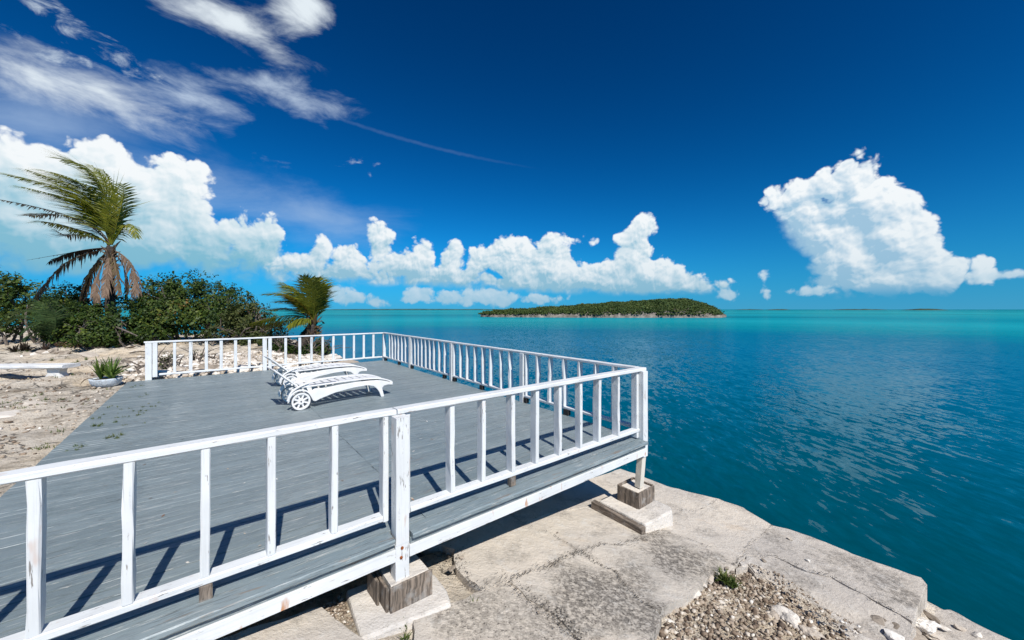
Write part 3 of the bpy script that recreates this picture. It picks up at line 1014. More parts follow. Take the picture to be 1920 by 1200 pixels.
SLABS = [
    (W(A1) + W(B1)[1:] + W(B2)[1:] + UVp([(1.62, 3.4), (1.7, 3.82), (2.75, 3.84)]), 0.16, 'c'),
    (W(E1) + W(F1)[1:] + UVp([(5.42, 3.0), (5.43, 3.5), (5.40, 3.83), (4.6, 3.86), (3.6, 3.83), (2.75, 3.84)]), 2.4, 'c'),
    (W(E1)[::-1] + W(A1)[1:] + W(D1)[1:], 0.16, 'c'),
    (W(B1)[::-1] + W(A2)[1:] + W([(1240, 1160), (1232, 1180), (1205, 1205), (1160, 1240)]) + W(C1)[::-1][:-1], 0.17, 'c'),
    (W(C1) + W([(1110, 1330), (790, 1330), (775, 1200), (778, 1150), (835, 1135), (903, 1107)]), 0.13, 'c'),
    (W(A2)[::-1] + W(D1)[1:] + W(H1)[1:] + W([(1345, 1070), (1314, 1098), (1288, 1118), (1264, 1130)]), 0.17, 'c'),
    (W(H1) + W(G1)[1:] + W([(1393, 952)]) + W(F1)[::-1] , 2.4, 'c'),
    (W(G1) + W([(1480, 992), (1549, 1018), (1599, 1039), (1665, 1062), (1727, 1084), (1737, 1097)]) + W(K1)[::-1][:-1], 2.4, 's'),
    (W(K1) + W([(1722, 1215), (1650, 1212), (1560, 1170), (1540, 1154), (1500, 1126), (1466, 1092), (1400, 1058)]), 0.3, 'l'),
    (W(POCKET), 0.1, 'b'),
    ([(p.x, p.y) for p in (at(x, y, -0.31) for x, y in [(1728, 1140), (1760, 1146), (1796, 1151), (1850, 1176), (1895, 1197), (1960, 1232), (1990, 1340), (1600, 1340), (1640, 1240), (1700, 1210), (1722, 1180)])], 2.2, 'r'),
    (W([(380, 1212), (470, 1178), (600, 1136), (640, 1170), (690, 1205), (680, 1300), (330, 1300)]), 0.12, 'c'),
]
kw_ = W(K1)
KW = [tuple(Vector((*kw_[i], 0)).lerp(Vector((*kw_[i + 1], 0)), j / 8).to_2d()) for i in range(len(kw_) - 1) for j in range(8)]


def slab(poly, depth, kind, k):
    # cut the sides short, shift each point a little, the same for both neighbours
    pts = []
    n_ = len(poly)
    for i in range(n_):
        a, b = Vector((*poly[i], 0)), Vector((*poly[(i + 1) % n_], 0))
        m_ = max(1, int((b - a).length / 0.07))
        for j in range(m_):
            p = a.lerp(b, j / m_)
            jit = Vector((noise.noise(Vector((p.x * 9, p.y * 9, 1.0))), noise.noise(Vector((p.x * 9, p.y * 9, 5.0))), 0)) * (0.020 if kind not in 'lr' else 0.060)
            pts.append(p + jit)
    bm = bmesh.new()
    f = bm.faces.new([bm.verts.new(p) for p in pts])
    f.normal_update()
    if f.normal.z < 0:
        f.normal_flip()
    r_ = bmesh.ops.inset_region(bm, faces=[f], thickness=0.005, use_even_offset=True)
    bmesh.ops.delete(bm, geom=r_['faces'], context='FACES')
    for q in np.arange(-1.2, 5.6, 0.28):
        o_ = UA * q
        bmesh.ops.bisect_plane(bm, geom=bm.verts[:] + bm.edges[:] + bm.faces[:], plane_co=o_, plane_no=UA)
    bmesh.ops.triangulate(bm, faces=bm.faces)
    top = list(bm.faces)
    ext = bmesh.ops.extrude_face_region(bm, geom=top)
    down = [x for x in ext['geom'] if isinstance(x, bmesh.types.BMVert)]
    dn = set(down)
    lift = (0.0, 0.003, -0.002, 0.006, -0.005, 0.003, 0.002, 0.003, -0.002, -0.088, -0.235, 0.0)[k]
    for v_ in bm.verts:
        q, _ = to_uv(v_.co.x, v_.co.y)
        z0 = g(q) + lift + (0.008 if kind != 'r' else 0.05) * noise.noise(v_.co * (2.0 if kind != 'r' else 4.0))
        if kind == 'l':
            dk = min(((Vector((*KW[i], 0)) - v_.co.to_2d().to_3d()).length) for i in range(len(KW)))
            z0 -= 0.085 * min(1.0, max(0.0, dk - 0.06) / 0.28)
        v_.co.z = z0 - (depth if v_ in dn else 0.0)
    # the far copy is the underside; worn rim on the top edge
    rim = [e for e in bm.edges if not (e.verts[0] in dn or e.verts[1] in dn) and sum(1 for f_ in e.link_faces if all(v_ not in dn for v_ in f_.verts)) == 1]
    bmesh.ops.bevel(bm, geom=rim, offset=0.010 if kind != 'l' else 0.03, segments=1 if kind != 'l' else 2, affect='EDGES', clamp_overlap=True)
    bmesh.ops.recalc_face_normals(bm, faces=bm.faces)
    me = bpy.data.meshes.new('slab')
    bm.to_mesh(me)
    bm.free()
    me.materials.append({'c': M_CONC, 's': M_STRIP, 'l': M_STRIP, 'r': M_STRIP, 'b': M_EARTH}[kind])
    return me


quay = empty('quay', uv(3.5, 2.0, 0.0))
tag(quay, 'cracked sunlit concrete quay sloping to the water', 'quay', kind='structure')
for k, (poly, depth, kind) in enumerate(SLABS):
    o = link('slab' if kind != 'b' else 'soil_bed', slab(poly, depth, kind, k))
    o.parent = quay
    o.location = -quay.location

# dark soil and lichen specks gathered along the cracks
rd = random.Random(77)
sb = MB()
for line, wid, cnt in ((A1, 0.010, 84), (A2, 0.022, 294), (B1, 0.030, 434), (B2, 0.035, 392), (C1, 0.030, 489), (D1, 0.030, 392), (F1, 0.010, 90), (G1, 0.012, 120), (H1, 0.012, 80), (K1, 0.016, 210), (E1, 0.008, 80)):
    wp = W(line)
    for _ in range(cnt):
        i = rd.randrange(len(wp) - 1)
        a, b = Vector((*wp[i], 0)), Vector((*wp[i + 1], 0))
        q = a.lerp(b, rd.random())
        k = 0.45 + 2.2 * max(0.0, noise.noise(Vector((q.x * 5, q.y * 5, 2.0))) + 0.25)
        q += Vector((rd.gauss(0, wid * k), rd.gauss(0, wid * k), 0))
        r_ = rd.uniform(0.0015, 0.0062)
        z_ = g(to_uv(q.x, q.y)[0]) + 0.017
        an = rd.uniform(0, 6.28)
        sb.add([(q.x + r_ * rd.uniform(.6, 1.5) * math.cos(an + j * 1.257), q.y + r_ * rd.uniform(.5, 1.2) * math.sin(an + j * 1.257), z_ + rd.uniform(-.002, .002)) for j in range(5)] + [(q.x, q.y, z_ + r_ * 0.5)],
               [(j, (j + 1) % 5, 5) for j in range(5)])
M_DIRT = mat_island_random('dark_soil_specks', [(0.0, (0.035, 0.030, 0.025)), (0.6, (0.085, 0.072, 0.058)), (1.0, (0.16, 0.135, 0.105))], bumps=0)
tag(sb.build('dirt', M_DIRT), 'dark soil specks gathered along the cracks in the quay', 'dirt', kind='stuff')

# ================================================================== deck
U0, U1 = -1.42, 4.345            # deck edges along the near rail
V0, V1 = 2.63, 12.22
SEAM = 1.35
deck = empty('deck', (0, 0, DECK), ROT)
tag(deck, 'grey painted plank deck raised on footings over the water', 'deck')
PW = 0.0915


def u_edge(v):
    """the seaward edge runs out of square by a hand's breadth"""
    return U1 + (v - 2.8) * 0.0115


lenA, lenB = SEAM - U0 - 0.0025, U1 - SEAM - 0.0025


def plank_mesh(L):
    b = MB()
    b.beam((0, 0, 0), (L, 0, 0), PW - 0.0088, 0.034, seg=8, jit=0.0010, ch=0.0012)
    return b.mesh('plank', M_DECK)


PA = [plank_mesh(lenA) for _ in range(3)]
PB = [plank_mesh(lenB) for _ in range(3)]
row = 0
v_ = V0 + 0.145
while v_ + PW < V1 + 0.02:
    for (me, x0) in ((rng.choice(PA), U0), (rng.choice(PB), SEAM + 0.0025)):
        k = 1.0 if x0 == U0 else (u_edge(v_) - SEAM - 0.0025) / lenB
        link('plank', me, deck, (x0 + rng.uniform(-0.004, 0.0), v_ + PW / 2, -0.017 + rng.uniform(-0.002, 0.002)), (rng.uniform(-0.022, 0.022), 0, 0), (k, 1, 1))
    v_ += PW
    row += 1
# wider edge boards in front of the rail, cut out around the middle post
for (a, b, y, z, w) in ((U0, 1.045, V0 + 0.072, -0.017, 0.14), (1.178, 4.283, V0 + 0.072, -0.021, 0.14)):
    m_ = MB()
    m_.beam((a, y, z), (b, y, z), w, 0.040, seg=16, jit=0.0022, ch=0.007)
    o = m_.build('edge_board', M_EDGE, deck)
m_ = MB()
m_.beam((U0, V0 + 0.055, -0.062), (1.05, V0 + 0.055, -0.062), 0.03, 0.045, seg=8, jit=0.001)
m_.build('fascia', M_EDGE, deck)
m_ = MB()
m_.beam((1.172, V0 + 0.055, -0.066), (4.281, V0 + 0.055, -0.066), 0.03, 0.045, seg=8, jit=0.001)
m_.build('fascia', M_EDGE, deck)
m_ = MB()
m_.beam((U0, V0 + 0.052, -0.130), (1.056, V0 + 0.052, -0.130), 0.045, 0.088, seg=14, jit=0.0012)
tag(m_.build('rim_beam', W_BEAM, deck), 'white rim beam with rust runs')
m_ = MB()
m_.beam((1.164, V0 + 0.052, -0.134), (4.285, V0 + 0.052, -0.134), 0.045, 0.088, seg=14, jit=0.0012)
tag(m_.build('rim_beam', W_BEAM, deck), 'white rim beam with rust runs')
for y in (5.2, 7.8, 10.2, 12.1):
    m_ = MB()
    m_.beam((U0, y, -0.14), (U1 - 0.05, y, -0.14), 0.05, 0.14)
    m_.build('cross_beam', M_WOODX, deck)
for i in range(10):
    x = U0 + 0.15 + i * 0.61
    m_ = MB()
    m_.beam((x, V0 + 0.09, -0.052), (x, V1 - 0.02, -0.052), 0.04, 0.034)
    m_.build('joist', M_WOODY, deck)
m_ = MB()
m_.beam((U1 - 0.02, V0 + 0.15, -0.11), (u_edge(V1) - 0.02, V1, -0.11), 0.04, 0.14, seg=8, jit=0.001)
m_.build('rim_beam', WY, deck)
for y in (5.2, 7.8, 10.2, 12.1):
    for x in (1.6, 4.3):
        m_ = MB()
        m_.beam((x, y, -3.4), (x, y, -0.211), 0.12, 0.12)
        m_.build('pile', M_WOODZ, deck)

# ================================================================== railings
RAIL_T = 0.90


def railing(label):
    r_ = empty('railing', (0, 0, DECK), ROT)
    tag(r_, label, 'railing', 'white timber railings round the deck')
    return r_


def upright(par, name, u_, v_, su, sv, z0, z1, ch=0.0055, jit=0.0012, mat=None, lean=(0, 0)):
    b = MB()
    if name == 'baluster':
        su, sv = su * rng.uniform(0.92, 1.1), sv * rng.uniform(0.93, 1.06)
        jit *= rng.choice([1.0, 1.5, 2.6])
    b.beam((u_ + lean[0], v_ + lean[1], z0), (u_, v_, z1), su, sv, up=(0, 1, 0), seg=6, jit=jit, ch=ch)
    return b.build(name, mat or WZ, par)


def rail(par, name, a, b, w, h, mat, seg=12):
    m1 = MB()
    m1.beam(a, b, w, h, seg=seg, jit=0.0018, ch=0.007)
    return m1.build(name, mat, par)


def u_at(px, v_):
    r_ = (px - 960.0) / F
    return v_ * (UA.y + UA.x * r_) / (UA.x - UA.y * r_)


def v_at(px, u_):
    r_ = (px - 960.0) / F
    return u_ * (UA.x - UA.y * r_) / (UA.y + UA.x * r_)


# near rail
VN = 2.80
near = railing('white railing above the concrete footings, with rust-spotted middle post')
rail(near, 'top_rail', (-1.45, VN, RAIL_T - 0.02), (1.10, VN, RAIL_T - 0.02), 0.095, 0.040, WX, 14)
rail(near, 'top_rail', (1.105, VN - 0.006, RAIL_T - 0.018), (4.392, VN - 0.024, RAIL_T - 0.018), 0.105, 0.040, WX, 14)
rail(near, 'bottom_rail', (-1.40, VN, 0.112), (1.00, VN, 0.112), 0.09, 0.042, WX, 12)
rail(near, 'bottom_rail', (1.215, VN, 0.112), (4.29, VN, 0.112), 0.09, 0.042, WX, 12)
for px in (63, 241, 386, 510, 629):
    upright(near, 'baluster', u_at(px, VN - 0.04), VN, 0.042, 0.088, 0.133, RAIL_T - 0.040, lean=(rng.uniform(-.008, .008), 0))
for u_ in (-0.965,):
    upright(near, 'baluster', u_, VN, 0.042, 0.088, 0.133, RAIL_T - 0.040)
for px in (848, 908, 962, 1008, 1051, 1090, 1125, 1160):
    upright(near, 'baluster', u_at(px, VN - 0.04), VN, 0.042, 0.088, 0.133, RAIL_T - 0.040, lean=(rng.uniform(-.008, .008), 0))
upright(near, 'post', -1.36, VN, 0.09, 0.09, 0.0, RAIL_T - 0.04)
upright(near, 'stud', 1.022, VN, 0.042, 0.088, 0.091, RAIL_T - 0.040)
upright(near, 'stud', 1.192, VN, 0.042, 0.080, 0.091, RAIL_T - 0.040)
upright(near, 'post', 1.110, VN - 0.094, 0.100, 0.098, -0.06, RAIL_T - 0.040, ch=0.004)
upright(near, 'post', 1.110, VN - 0.090, 0.105, 0.098, -0.36, -0.06, ch=0.004)
for (x, z) in ((1.105, -0.088), (1.098, -0.155)):
    m_ = MB()
    m_.tube([(x, VN - 0.146, z), (x, VN - 0.130, z)], 0.011, 8)
    m_.build('bolt', mat_plain('rusty_bolt', (0.24, 0.07, 0.02), 0.9, 0.1, 60, 0.5), near)
upright(near, 'corner_post', 4.336, VN - 0.052, 0.100, 0.098, -0.22, RAIL_T - 0.038, ch=0.004)
upright(near, 'corner_stud', 4.262, VN + 0.006, 0.045, 0.085, 0.02, RAIL_T - 0.038)
b_ = MB()
b_.beam((4.305, 2.775, -0.62), (4.330, VN - 0.045, -0.225), 0.080, 0.080, up=(0, 1, 0), seg=4, jit=0.001)
tag(b_.build('support_leg', mat_white('z', 1.0, 1.0, (0.62, 0.58, 0.50)), near), 'leaning support leg streaked with rust')
for px in (386, 962):
    m_ = MB()
    u_ = u_at(px, VN - 0.04)
    m_.beam((u_ - 0.03, VN - 0.02, 0.045), (u_ + 0.03, VN - 0.02, 0.045), 0.05, 0.089, jit=0.002)
    m_.build('spacer_block', M_WOODZ, near)

# seaward rail
UR = 4.38


def ur(v):
    return UR + (v - 2.8) * 0.0115


def v_on(px):
    v = 5.0
    for _ in range(20):
        v = v_at(px, ur(v) - 0.03)
    return v


sea_r = railing('long white railing along the seaward side of the deck')
rail(sea_r, 'top_rail', (ur(VN), VN + 0.052, RAIL_T - 0.018), (ur(12.34), 12.34, RAIL_T - 0.018), 0.085, 0.038, WY, 24)
rail(sea_r, 'bottom_rail', (ur(VN), VN + 0.052, 0.112), (ur(12.25), 12.25, 0.112), 0.085, 0.040, WY, 24)
for px in (1150, 1116, 1085, 1056, 1030, 1006.6, 954.5, 937, 919, 904, 889, 875, 862, 833, 822.5, 813, 805, 797.5, 790.5, 783.5, 777, 759.6, 753, 746.5, 740.5, 735, 730):
    upright(sea_r, 'baluster', ur(v_on(px)), v_on(px), 0.085, 0.040, 0.133, RAIL_T - 0.037, lean=(0, rng.uniform(-.02, .02)), jit=0.002)
for px in (980, 847, 769):
    upright(sea_r, 'post', ur(v_on(px)) - 0.010, v_on(px) + 0.01, 0.10, 0.10, -0.3, RAIL_T - 0.037, ch=0.004)
    upright(sea_r, 'stud', ur(v_on(px)), v_on(px) - 0.075, 0.080, 0.04, 0.133, RAIL_T - 0.037)
for px in (748, 833, 903, 1062, 985, 723, 772, 852):
    m_ = MB()
    y = v_on(px)
    m_.beam((ur(y) - 0.02, y - 0.05, 0.046), (ur(y) - 0.02, y + 0.05, 0.046), 0.06, 0.088)
    m_.build('spacer_block', M_BLOCK, sea_r)

# far rail
VF = 12.28
far_r = railing('white railing at the far end of the deck in front of the rubble bank')
rail(far_r, 'top_rail', (-1.16, VF, RAIL_T - 0.02), (4.44, VF, RAIL_T - 0.02), 0.085, 0.040, WX, 16)
rail(far_r, 'bottom_rail', (-0.90, VF, 0.105), (1.17, VF, 0.105), 0.07, 0.045, WX, 8)
rail(far_r, 'bottom_rail', (1.36, VF, 0.108), (4.42, VF, 0.108), 0.07, 0.045, WX, 8)
for px in (327.5, 357.6, 387, 414.7, 441.6, 467.5, 535.5, 562, 584, 605, 625, 645, 663.5, 682, 700):
    upright(far_r, 'baluster', u_at(px, VF), VF, 0.062, 0.040, 0.128, RAIL_T - 0.040)
upright(far_r, 'post', u_at(279, VF), VF - 0.02, 0.115, 0.10, -0.02, RAIL_T - 0.041, ch=0.004)
upright(far_r, 'post', u_at(290.5, VF) + 0.005, VF - 0.03, 0.085, 0.09, 0.06, RAIL_T - 0.041, ch=0.004)
upright(far_r, 'post', u_at(496, VF), VF - 0.02, 0.095, 0.10, -0.02, RAIL_T - 0.041, ch=0.004)
upright(far_r, 'post', u_at(505, VF) + 0.012, VF - 0.005, 0.080, 0.08, 0.02, RAIL_T - 0.041, ch=0.004)
upright(far_r, 'corner_post', ur(VF), VF, 0.085, 0.085, -0.25, RAIL_T - 0.041, ch=0.004)

# ================================================================== footings
f1 = empty('footing', uv(1.1, 2.735, 0.42), ROT)
tag(f1, 'white mortar footing with grey timber box under the middle post', 'footing', 'footings under the near rail')
m_ = MB()
prof = [(-0.33, -0.22), (0.06, -0.26), (0.30, -0.27), (0.345, -0.12), (0.35, 0.08), (0.28, 0.28), (-0.28, 0.30)]
nt = len(prof)
m_.add([(x, y, 0.055 - 0.05 * (x + 0.33) - (0.01 if i in (2, 3, 4) else 0)) for i, (x, y) in enumerate(prof)] + [(x * 1.06, y * 1.08, -0.20) for x, y in prof],
       [tuple(range(nt))] + [((k + 1) % nt, k, nt + k, nt + (k + 1) % nt) for k in range(nt)])
o = m_.build('pad', M_PAD, f1, fix=True)
bv = o.modifiers.new('bevel', 'BEVEL')
bv.width = 0.018
bv.segments = 2
m_ = MB()
m_.beam((-0.085, 0.03, 0.118), (0.205, 0.03, 0.118), 0.25, 0.19, jit=0.004, ch=0.006, seg=3)
m_.build('block', M_PAD, f1)
m_ = MB()
m_.beam((-0.10, -0.115, 0.125), (0.222, -0.115, 0.125), 0.02, 0.185, seg=3, jit=0.0015)
m_.build('board', M_WOODZ, f1)
m_ = MB()
m_.beam((-0.112, -0.10, 0.12), (-0.112, 0.17, 0.12), 0.02, 0.18, seg=3, jit=0.0015)
m_.build('board', M_WOODZ, f1)
m_ = MB()
m_.beam((-0.142, 0.0, 0.12), (-0.150, 0.19, 0.125), 0.018, 0.20, seg=3, jit=0.002)
m_.build('board', M_WOODZ, f1)

f2 = empty('footing', uv(4.26, 2.79, 0.0), ROT)
tag(f2, 'square timber and mortar footing under the seaward corner post', 'footing', 'footings under the near rail')
m_ = MB()
prof = [(-0.36, -0.36), (0.16, -0.40), (0.24, -0.33), (0.27, 0.10), (0.16, 0.30), (-0.34, 0.32)]
nt = len(prof)
m_.add([(x, y, 0.145) for x, y in prof] + [(x * 1.04, y * 1.05, -0.15) for x, y in prof], [tuple(range(nt))] + [((k + 1) % nt, k, nt + k, nt + (k + 1) % nt) for k in range(nt)])
o = m_.build('pad', M_PAD, f2, fix=True)
bv = o.modifiers.new('bevel', 'BEVEL')
bv.width = 0.02
bv.segments = 2
m_ = MB()
m_.beam((-0.12, 0.03, 0.232), (0.20, 0.03, 0.232), 0.28, 0.17, jit=0.003, ch=0.005, seg=3)
m_.build('block', M_PAD, f2)
for (a, b) in (((-0.135, -0.12, 0.24), (0.215, -0.12, 0.24)), ((-0.132, -0.108, 0.24), (-0.132, 0.18, 0.24)), ((0.212, -0.108, 0.24), (0.212, 0.18, 0.24)), ((-0.12, 0.18, 0.24), (0.20, 0.18, 0.24))):
    m_ = MB()
    m_.beam(a, b, 0.022, 0.20, seg=3, jit=0.0015)
    m_.build('board', M_WOODZ, f2)
m_ = MB()
m_.beam((-0.415, -0.37, 0.065), (-0.405, 0.36, 0.085), 0.075, 0.13, seg=6, jit=0.003, ch=0.006)
m_.build('timber', M_WOODY, f2)

# ================================================================== sun loungers
def catmull(pts, n=6):
    out = []
    P_ = [Vector(p) for p in pts]
    for i in range(len(P_) - 1):
        p0, p1_, p2_, p3_ = P_[max(i - 1, 0)], P_[i], P_[i + 1], P_[min(i + 2, len(P_) - 1)]
        for k in range(n):
            t = k / n
            out.append(0.5 * ((2 * p1_) + (-p0 + p2_) * t + (2 * p0 - 5 * p1_ + 4 * p2_ - p3_) * t * t + (-p0 + 3 * p1_ - 3 * p2_ + p3_) * t ** 3))
    out.append(P_[-1])
    return out


def lounger(origin, rz, label):
    t = empty('sun_lounger', origin, rz)
    tag(t, label, 'sun lounger', 'white resin sun loungers on the deck')
    HW = 0.31
    arc_out = [(0.185 * math.cos(a), 0.145 + 0.185 * math.sin(a)) for a in [R(x) for x in range(185, 39, -12)]]
    arc_in = [(0.160 * math.cos(a), 0.145 + 0.160 * math.sin(a)) for a in [R(x) for x in range(20, 186, 12)]]
    prof = arc_out + [(0.22, 0.315), (0.40, 0.305), (0.62, 0.325), (0.90, 0.335), (1.15, 0.330), (1.30, 0.320), (1.40, 0.300), (1.50, 0.272), (1.59, 0.235), (1.595, 0.20),
                      (1.50, 0.215), (1.42, 0.205), (1.385, 0.165), (1.40, 0.10), (1.425, 0.0), (1.365, 0.0), (1.335, 0.09), (1.29, 0.16), (1.22, 0.225), (1.10, 0.255), (0.85, 0.245),
                      (0.55, 0.205), (0.30, 0.135), (0.23, 0.105), (0.19, 0.12)] + arc_in
    for s in (-1, 1):
        m1 = MB()
        y = s * HW
        m1.prism(prof, y - 0.022, y + 0.022)
        o = m1.build('side_frame', M_PLASTIC, t, fix=True)
        bv = o.modifiers.new('bevel', 'BEVEL')
        bv.width = 0.006
        bv.segments = 2
        # armrest sweeping up from behind the wheel
        m1 = MB()
        c = catmull([(-0.185, y, 0.17), (-0.13, y, 0.30), (0.0, y, 0.385), (0.18, y, 0.435), (0.38, y, 0.462), (0.56, y, 0.470)], 5)
        for a, b in zip(c[:-1], c[1:]):
            m1.beam(a, b + (b - a) * 0.08, 0.050, 0.026, ch=0.006)
        m1.build('armrest', M_PLASTIC, t)
        m1 = MB()
        m1.beam((0.155, y - s * 0.012, 0.27), (0.09, y - s * 0.012, 0.42), 0.02, 0.05, up=(1, 0, 0))
        m1.build('arm_support', M_PLASTIC, t)
        # wheel
        wy = y - s * 0.0 + s * (0.036)
        wh = MB()
        nseg = 40
        def ring(r0, r1, ya, yb, mb):
            vs, fs = [], []
            for k in range(nseg):
                a = 2 * math.pi * k / nseg
                ca, sa = math.cos(a), math.sin(a)
                vs += [(r0 * ca, ya, r0 * sa), (r1 * ca, ya, r1 * sa), (r1 * ca, yb, r1 * sa), (r0 * ca, yb, r0 * sa)]
                k2 = (k + 1) % nseg
                for j in range(4):
                    fs.append((k * 4 + j, k * 4 + (j + 1) % 4, k2 * 4 + (j + 1) % 4, k2 * 4 + j))
            mb.add(vs, fs)
        ring(0.112, 0.139, -0.022, 0.022, wh)
        ring(0.004, 0.050, -0.020, 0.024, wh)
        for k in range(8):
            a = 2 * math.pi * (k + 0.5) / 8
            wh.beam((0.04 * math.cos(a), 0, 0.04 * math.sin(a)), (0.118 * math.cos(a), 0, 0.118 * math.sin(a)), 0.026, 0.026, up=(0, 1, 0), ch=0.004)
        w_ob = wh.build('wheel', M_PLASTIC, t, fix=True, loc=(0, wy, 0.145))
        ty = MB()
        ring(0.1392, 0.145, -0.020, 0.020, ty)
        ty.build('tyre', M_TYRE, w_ob, fix=True)
        hb = MB()
        hb.tube([(0, s * 0.020, 0), (0, s * 0.030, 0)], 0.012, 10)
        hb.build('hub_cap', M_TYRE, w_ob, fix=True)
        # lengthwise border of the bed
        m1 = MB()
        c = catmull([(0.02, 0, 0.362), (0.4, 0, 0.366), (0.8, 0, 0.372), (1.1, 0, 0.368), (1.3, 0, 0.352), (1.45, 0, 0.315), (1.58, 0, 0.262)], 3)
        for a, b in zip(c[:-1], c[1:]):
            yy = Vector((0, s * 0.245, 0))
            m1.beam(a + yy, b + yy + (b - a) * 0.04, 0.135, 0.022, ch=0.004)
        m1.build('bed_border', M_PLASTIC, t)
    x = 0.045
    while x < 1.5:
        z = float(np.interp(x, [0, 0.4, 0.8, 1.1, 1.3, 1.45, 1.58], [0.362, 0.366, 0.372, 0.368, 0.352, 0.315, 0.262]))
        z2 = float(np.interp(x + 0.09, [0, 0.4, 0.8, 1.1, 1.3, 1.45, 1.58], [0.362, 0.366, 0.372, 0.368, 0.352, 0.315, 0.262]))
        m1 = MB()
        ang = math.atan2(z2 - z, 0.09)
        cx = x + 0.045
        up = Vector((-math.sin(ang), 0, math.cos(ang)))
        w_ = 0.098 if x < 1.2 else 0.122
        m1.beam((cx, -0.2, (z + z2) / 2 - 0.002), (cx, 0.2, (z + z2) / 2 - 0.002), w_, 0.018, up=up, ch=0.004)
        m1.build('slat', M_PLASTIC, t)
        x += 0.128
    # foot end
    m1 = MB()
    m1.beam((1.575, -0.31, 0.252), (1.575, 0.31, 0.252), 0.06, 0.024, up=(0.4, 0, 1), ch=0.005)
    m1.build('foot_bar', M_PLASTIC, t)
    # raised head part
    h0, h1 = Vector((-0.02, 0, 0.372)), Vector((-0.365, 0, 0.685))
    for s in (-1, 1):
        m1 = MB()
        m1.beam(h0 + Vector((0, s * 0.255, 0)), h1 + Vector((0, s * 0.255, 0)), 0.05, 0.024, up=(0.7, 0, 0.7), ch=0.004)
        m1.build('head_bar', M_PLASTIC, t)
    for k in range(3):
        p = h0.lerp(h1, 0.17 + k * 0.335)
        m1 = MB()
        m1.beam((p.x, -0.23, p.z), (p.x, 0.23, p.z), 0.118, 0.020, up=(0.67, 0, 0.74), ch=0.004)
        m1.build('slat', M_PLASTIC, t)
    for xx, zz_ in ((0.0, 0.145), (1.30, 0.26)):
        m1 = MB()
        m1.tube([(xx, -0.31, zz_), (xx, 0.31, zz_)], 0.012, 8)
        m1.build('axle', M_PLASTIC, t)
    return t


LA = R(42.6)
pv = Vector((-math.sin(LA), math.cos(LA), 0)) * 0.345
lounger(at(564, 769, DECK) + pv + Vector((0, 0, 0.001)), LA, 'white plastic sun lounger on the deck, the one closer to the near rail')
lounger(at(544, 731, DECK) + pv + Vector((0, 0, 0.001)), LA + R(1.0), 'white plastic sun lounger on the deck, the one closer to the far rail')

# ================================================================== bench
p = at(103, 706, 0.95)
bz = gz(p.x, p.y)
bench = empty('bench', (p.x, p.y, bz + 0.05), R(4))
tag(bench, 'low whitewashed cement bench on the sandy ground', 'bench')
m_ = MB()
m_.beam((-2.3, 0.05, 0.335), (0.33, 0.05, 0.335), 0.42, 0.085, seg=10, jit=0.004, ch=0.02)
m_.build('seat', M_BENCH, bench)
for x in (0.0, -1.9):
    m_ = MB()
    lp = [(-0.19, -0.06), (0.19, -0.06), (0.17, 0.10), (0.13, 0.17), (0.15, 0.26), (0.21, 0.295), (-0.21, 0.295), (-0.15, 0.26), (-0.13, 0.17), (-0.17, 0.10)]
    m_.prism(lp, -0.09, 0.09)
    o = m_.build('leg', M_BENCH, bench, fix=True, loc=(x, 0.05, 0.0))

# ================================================================== leaves, plants
def blade(mb, base, direc, L, w, droop=0.4, seg=4, roll=0.0):
    d = Vector(direc).normalized()
    side = d.cross(Vector((0, 0, 1)))
    if side.length < 1e-3:
        side = Vector((1, 0, 0))
    side.normalize()
    side = (side * math.cos(roll) + Vector((0, 0, 1)) * math.sin(roll)).normalized()
    p = Vector(base)
    vs, fs = [], []
    prof = [0.7, 1.0, 0.9, 0.6, 0.0] if seg == 4 else [1.0, 0.8, 0.0]
    for i in range(seg + 1):
        ww = w / 2 * prof[i]
        nrm = side.cross(d)
        vs += [p - side * ww + nrm * ww * 0.35, p, p + side * ww + nrm * ww * 0.35]
        if i < seg:
            p = p + d * (L / seg)
            d = (d + Vector((0, 0, -droop / seg))).normalized()
    for i in range(seg):
        a = i * 3
        fs += [(a, a + 1, a + 4, a + 3), (a + 1, a + 2, a + 5, a + 4)]
    mb.add(vs, fs)


M_AGAVE = mat_leaf('strap_leaves', [(0.0, (0.035, 0.075, 0.018)), (0.5, (0.085, 0.15, 0.03)), (0.85, (0.20, 0.24, 0.05)), (1.0, (0.34, 0.30, 0.07))], 0.25, patch_scale=5.0)
M_PURPLE = mat_leaf('purple_strap_leaves', [(0.0, (0.020, 0.022, 0.014)), (0.5, (0.045, 0.036, 0.026)), (0.9, (0.10, 0.055, 0.045)), (1.0, (0.12, 0.12, 0.05))], 0.15, patch_scale=5.0)

p = at(199, 722, 0.93)
pz = gz(p.x, p.y) - 0.01
pl = empty('planter', (p.x, p.y, pz))
pl.scale = (0.70, 0.70, 0.88)
tag(pl, 'round weathered cement bowl planter with green strap-leaved plants beside the deck', 'planter')
m_ = MB()
prof = [(0.20, 0.0), (0.28, 0.035), (0.345, 0.11), (0.372, 0.19), (0.378, 0.225), (0.335, 0.225), (0.325, 0.19), (0.02, 0.165)]
ns = 28
vs = [(r_ * math.cos(2 * math.pi * k / ns), r_ * math.sin(2 * math.pi * k / ns), z) for (r_, z) in prof for k in range(ns)]
fs = [(i * ns + k, i * ns + (k + 1) % ns, (i + 1) * ns + (k + 1) % ns, (i + 1) * ns + k) for i in range(len(prof) - 1) for k in range(ns)]
m_.add(vs, fs)
m_.build('bowl', M_BOWL, pl, smooth=True)
m_ = MB()
m_.tube([(0, 0, 0.15), (0, 0, 0.20)], 0.325, 20)
m_.build('soil', M_SOIL, pl)
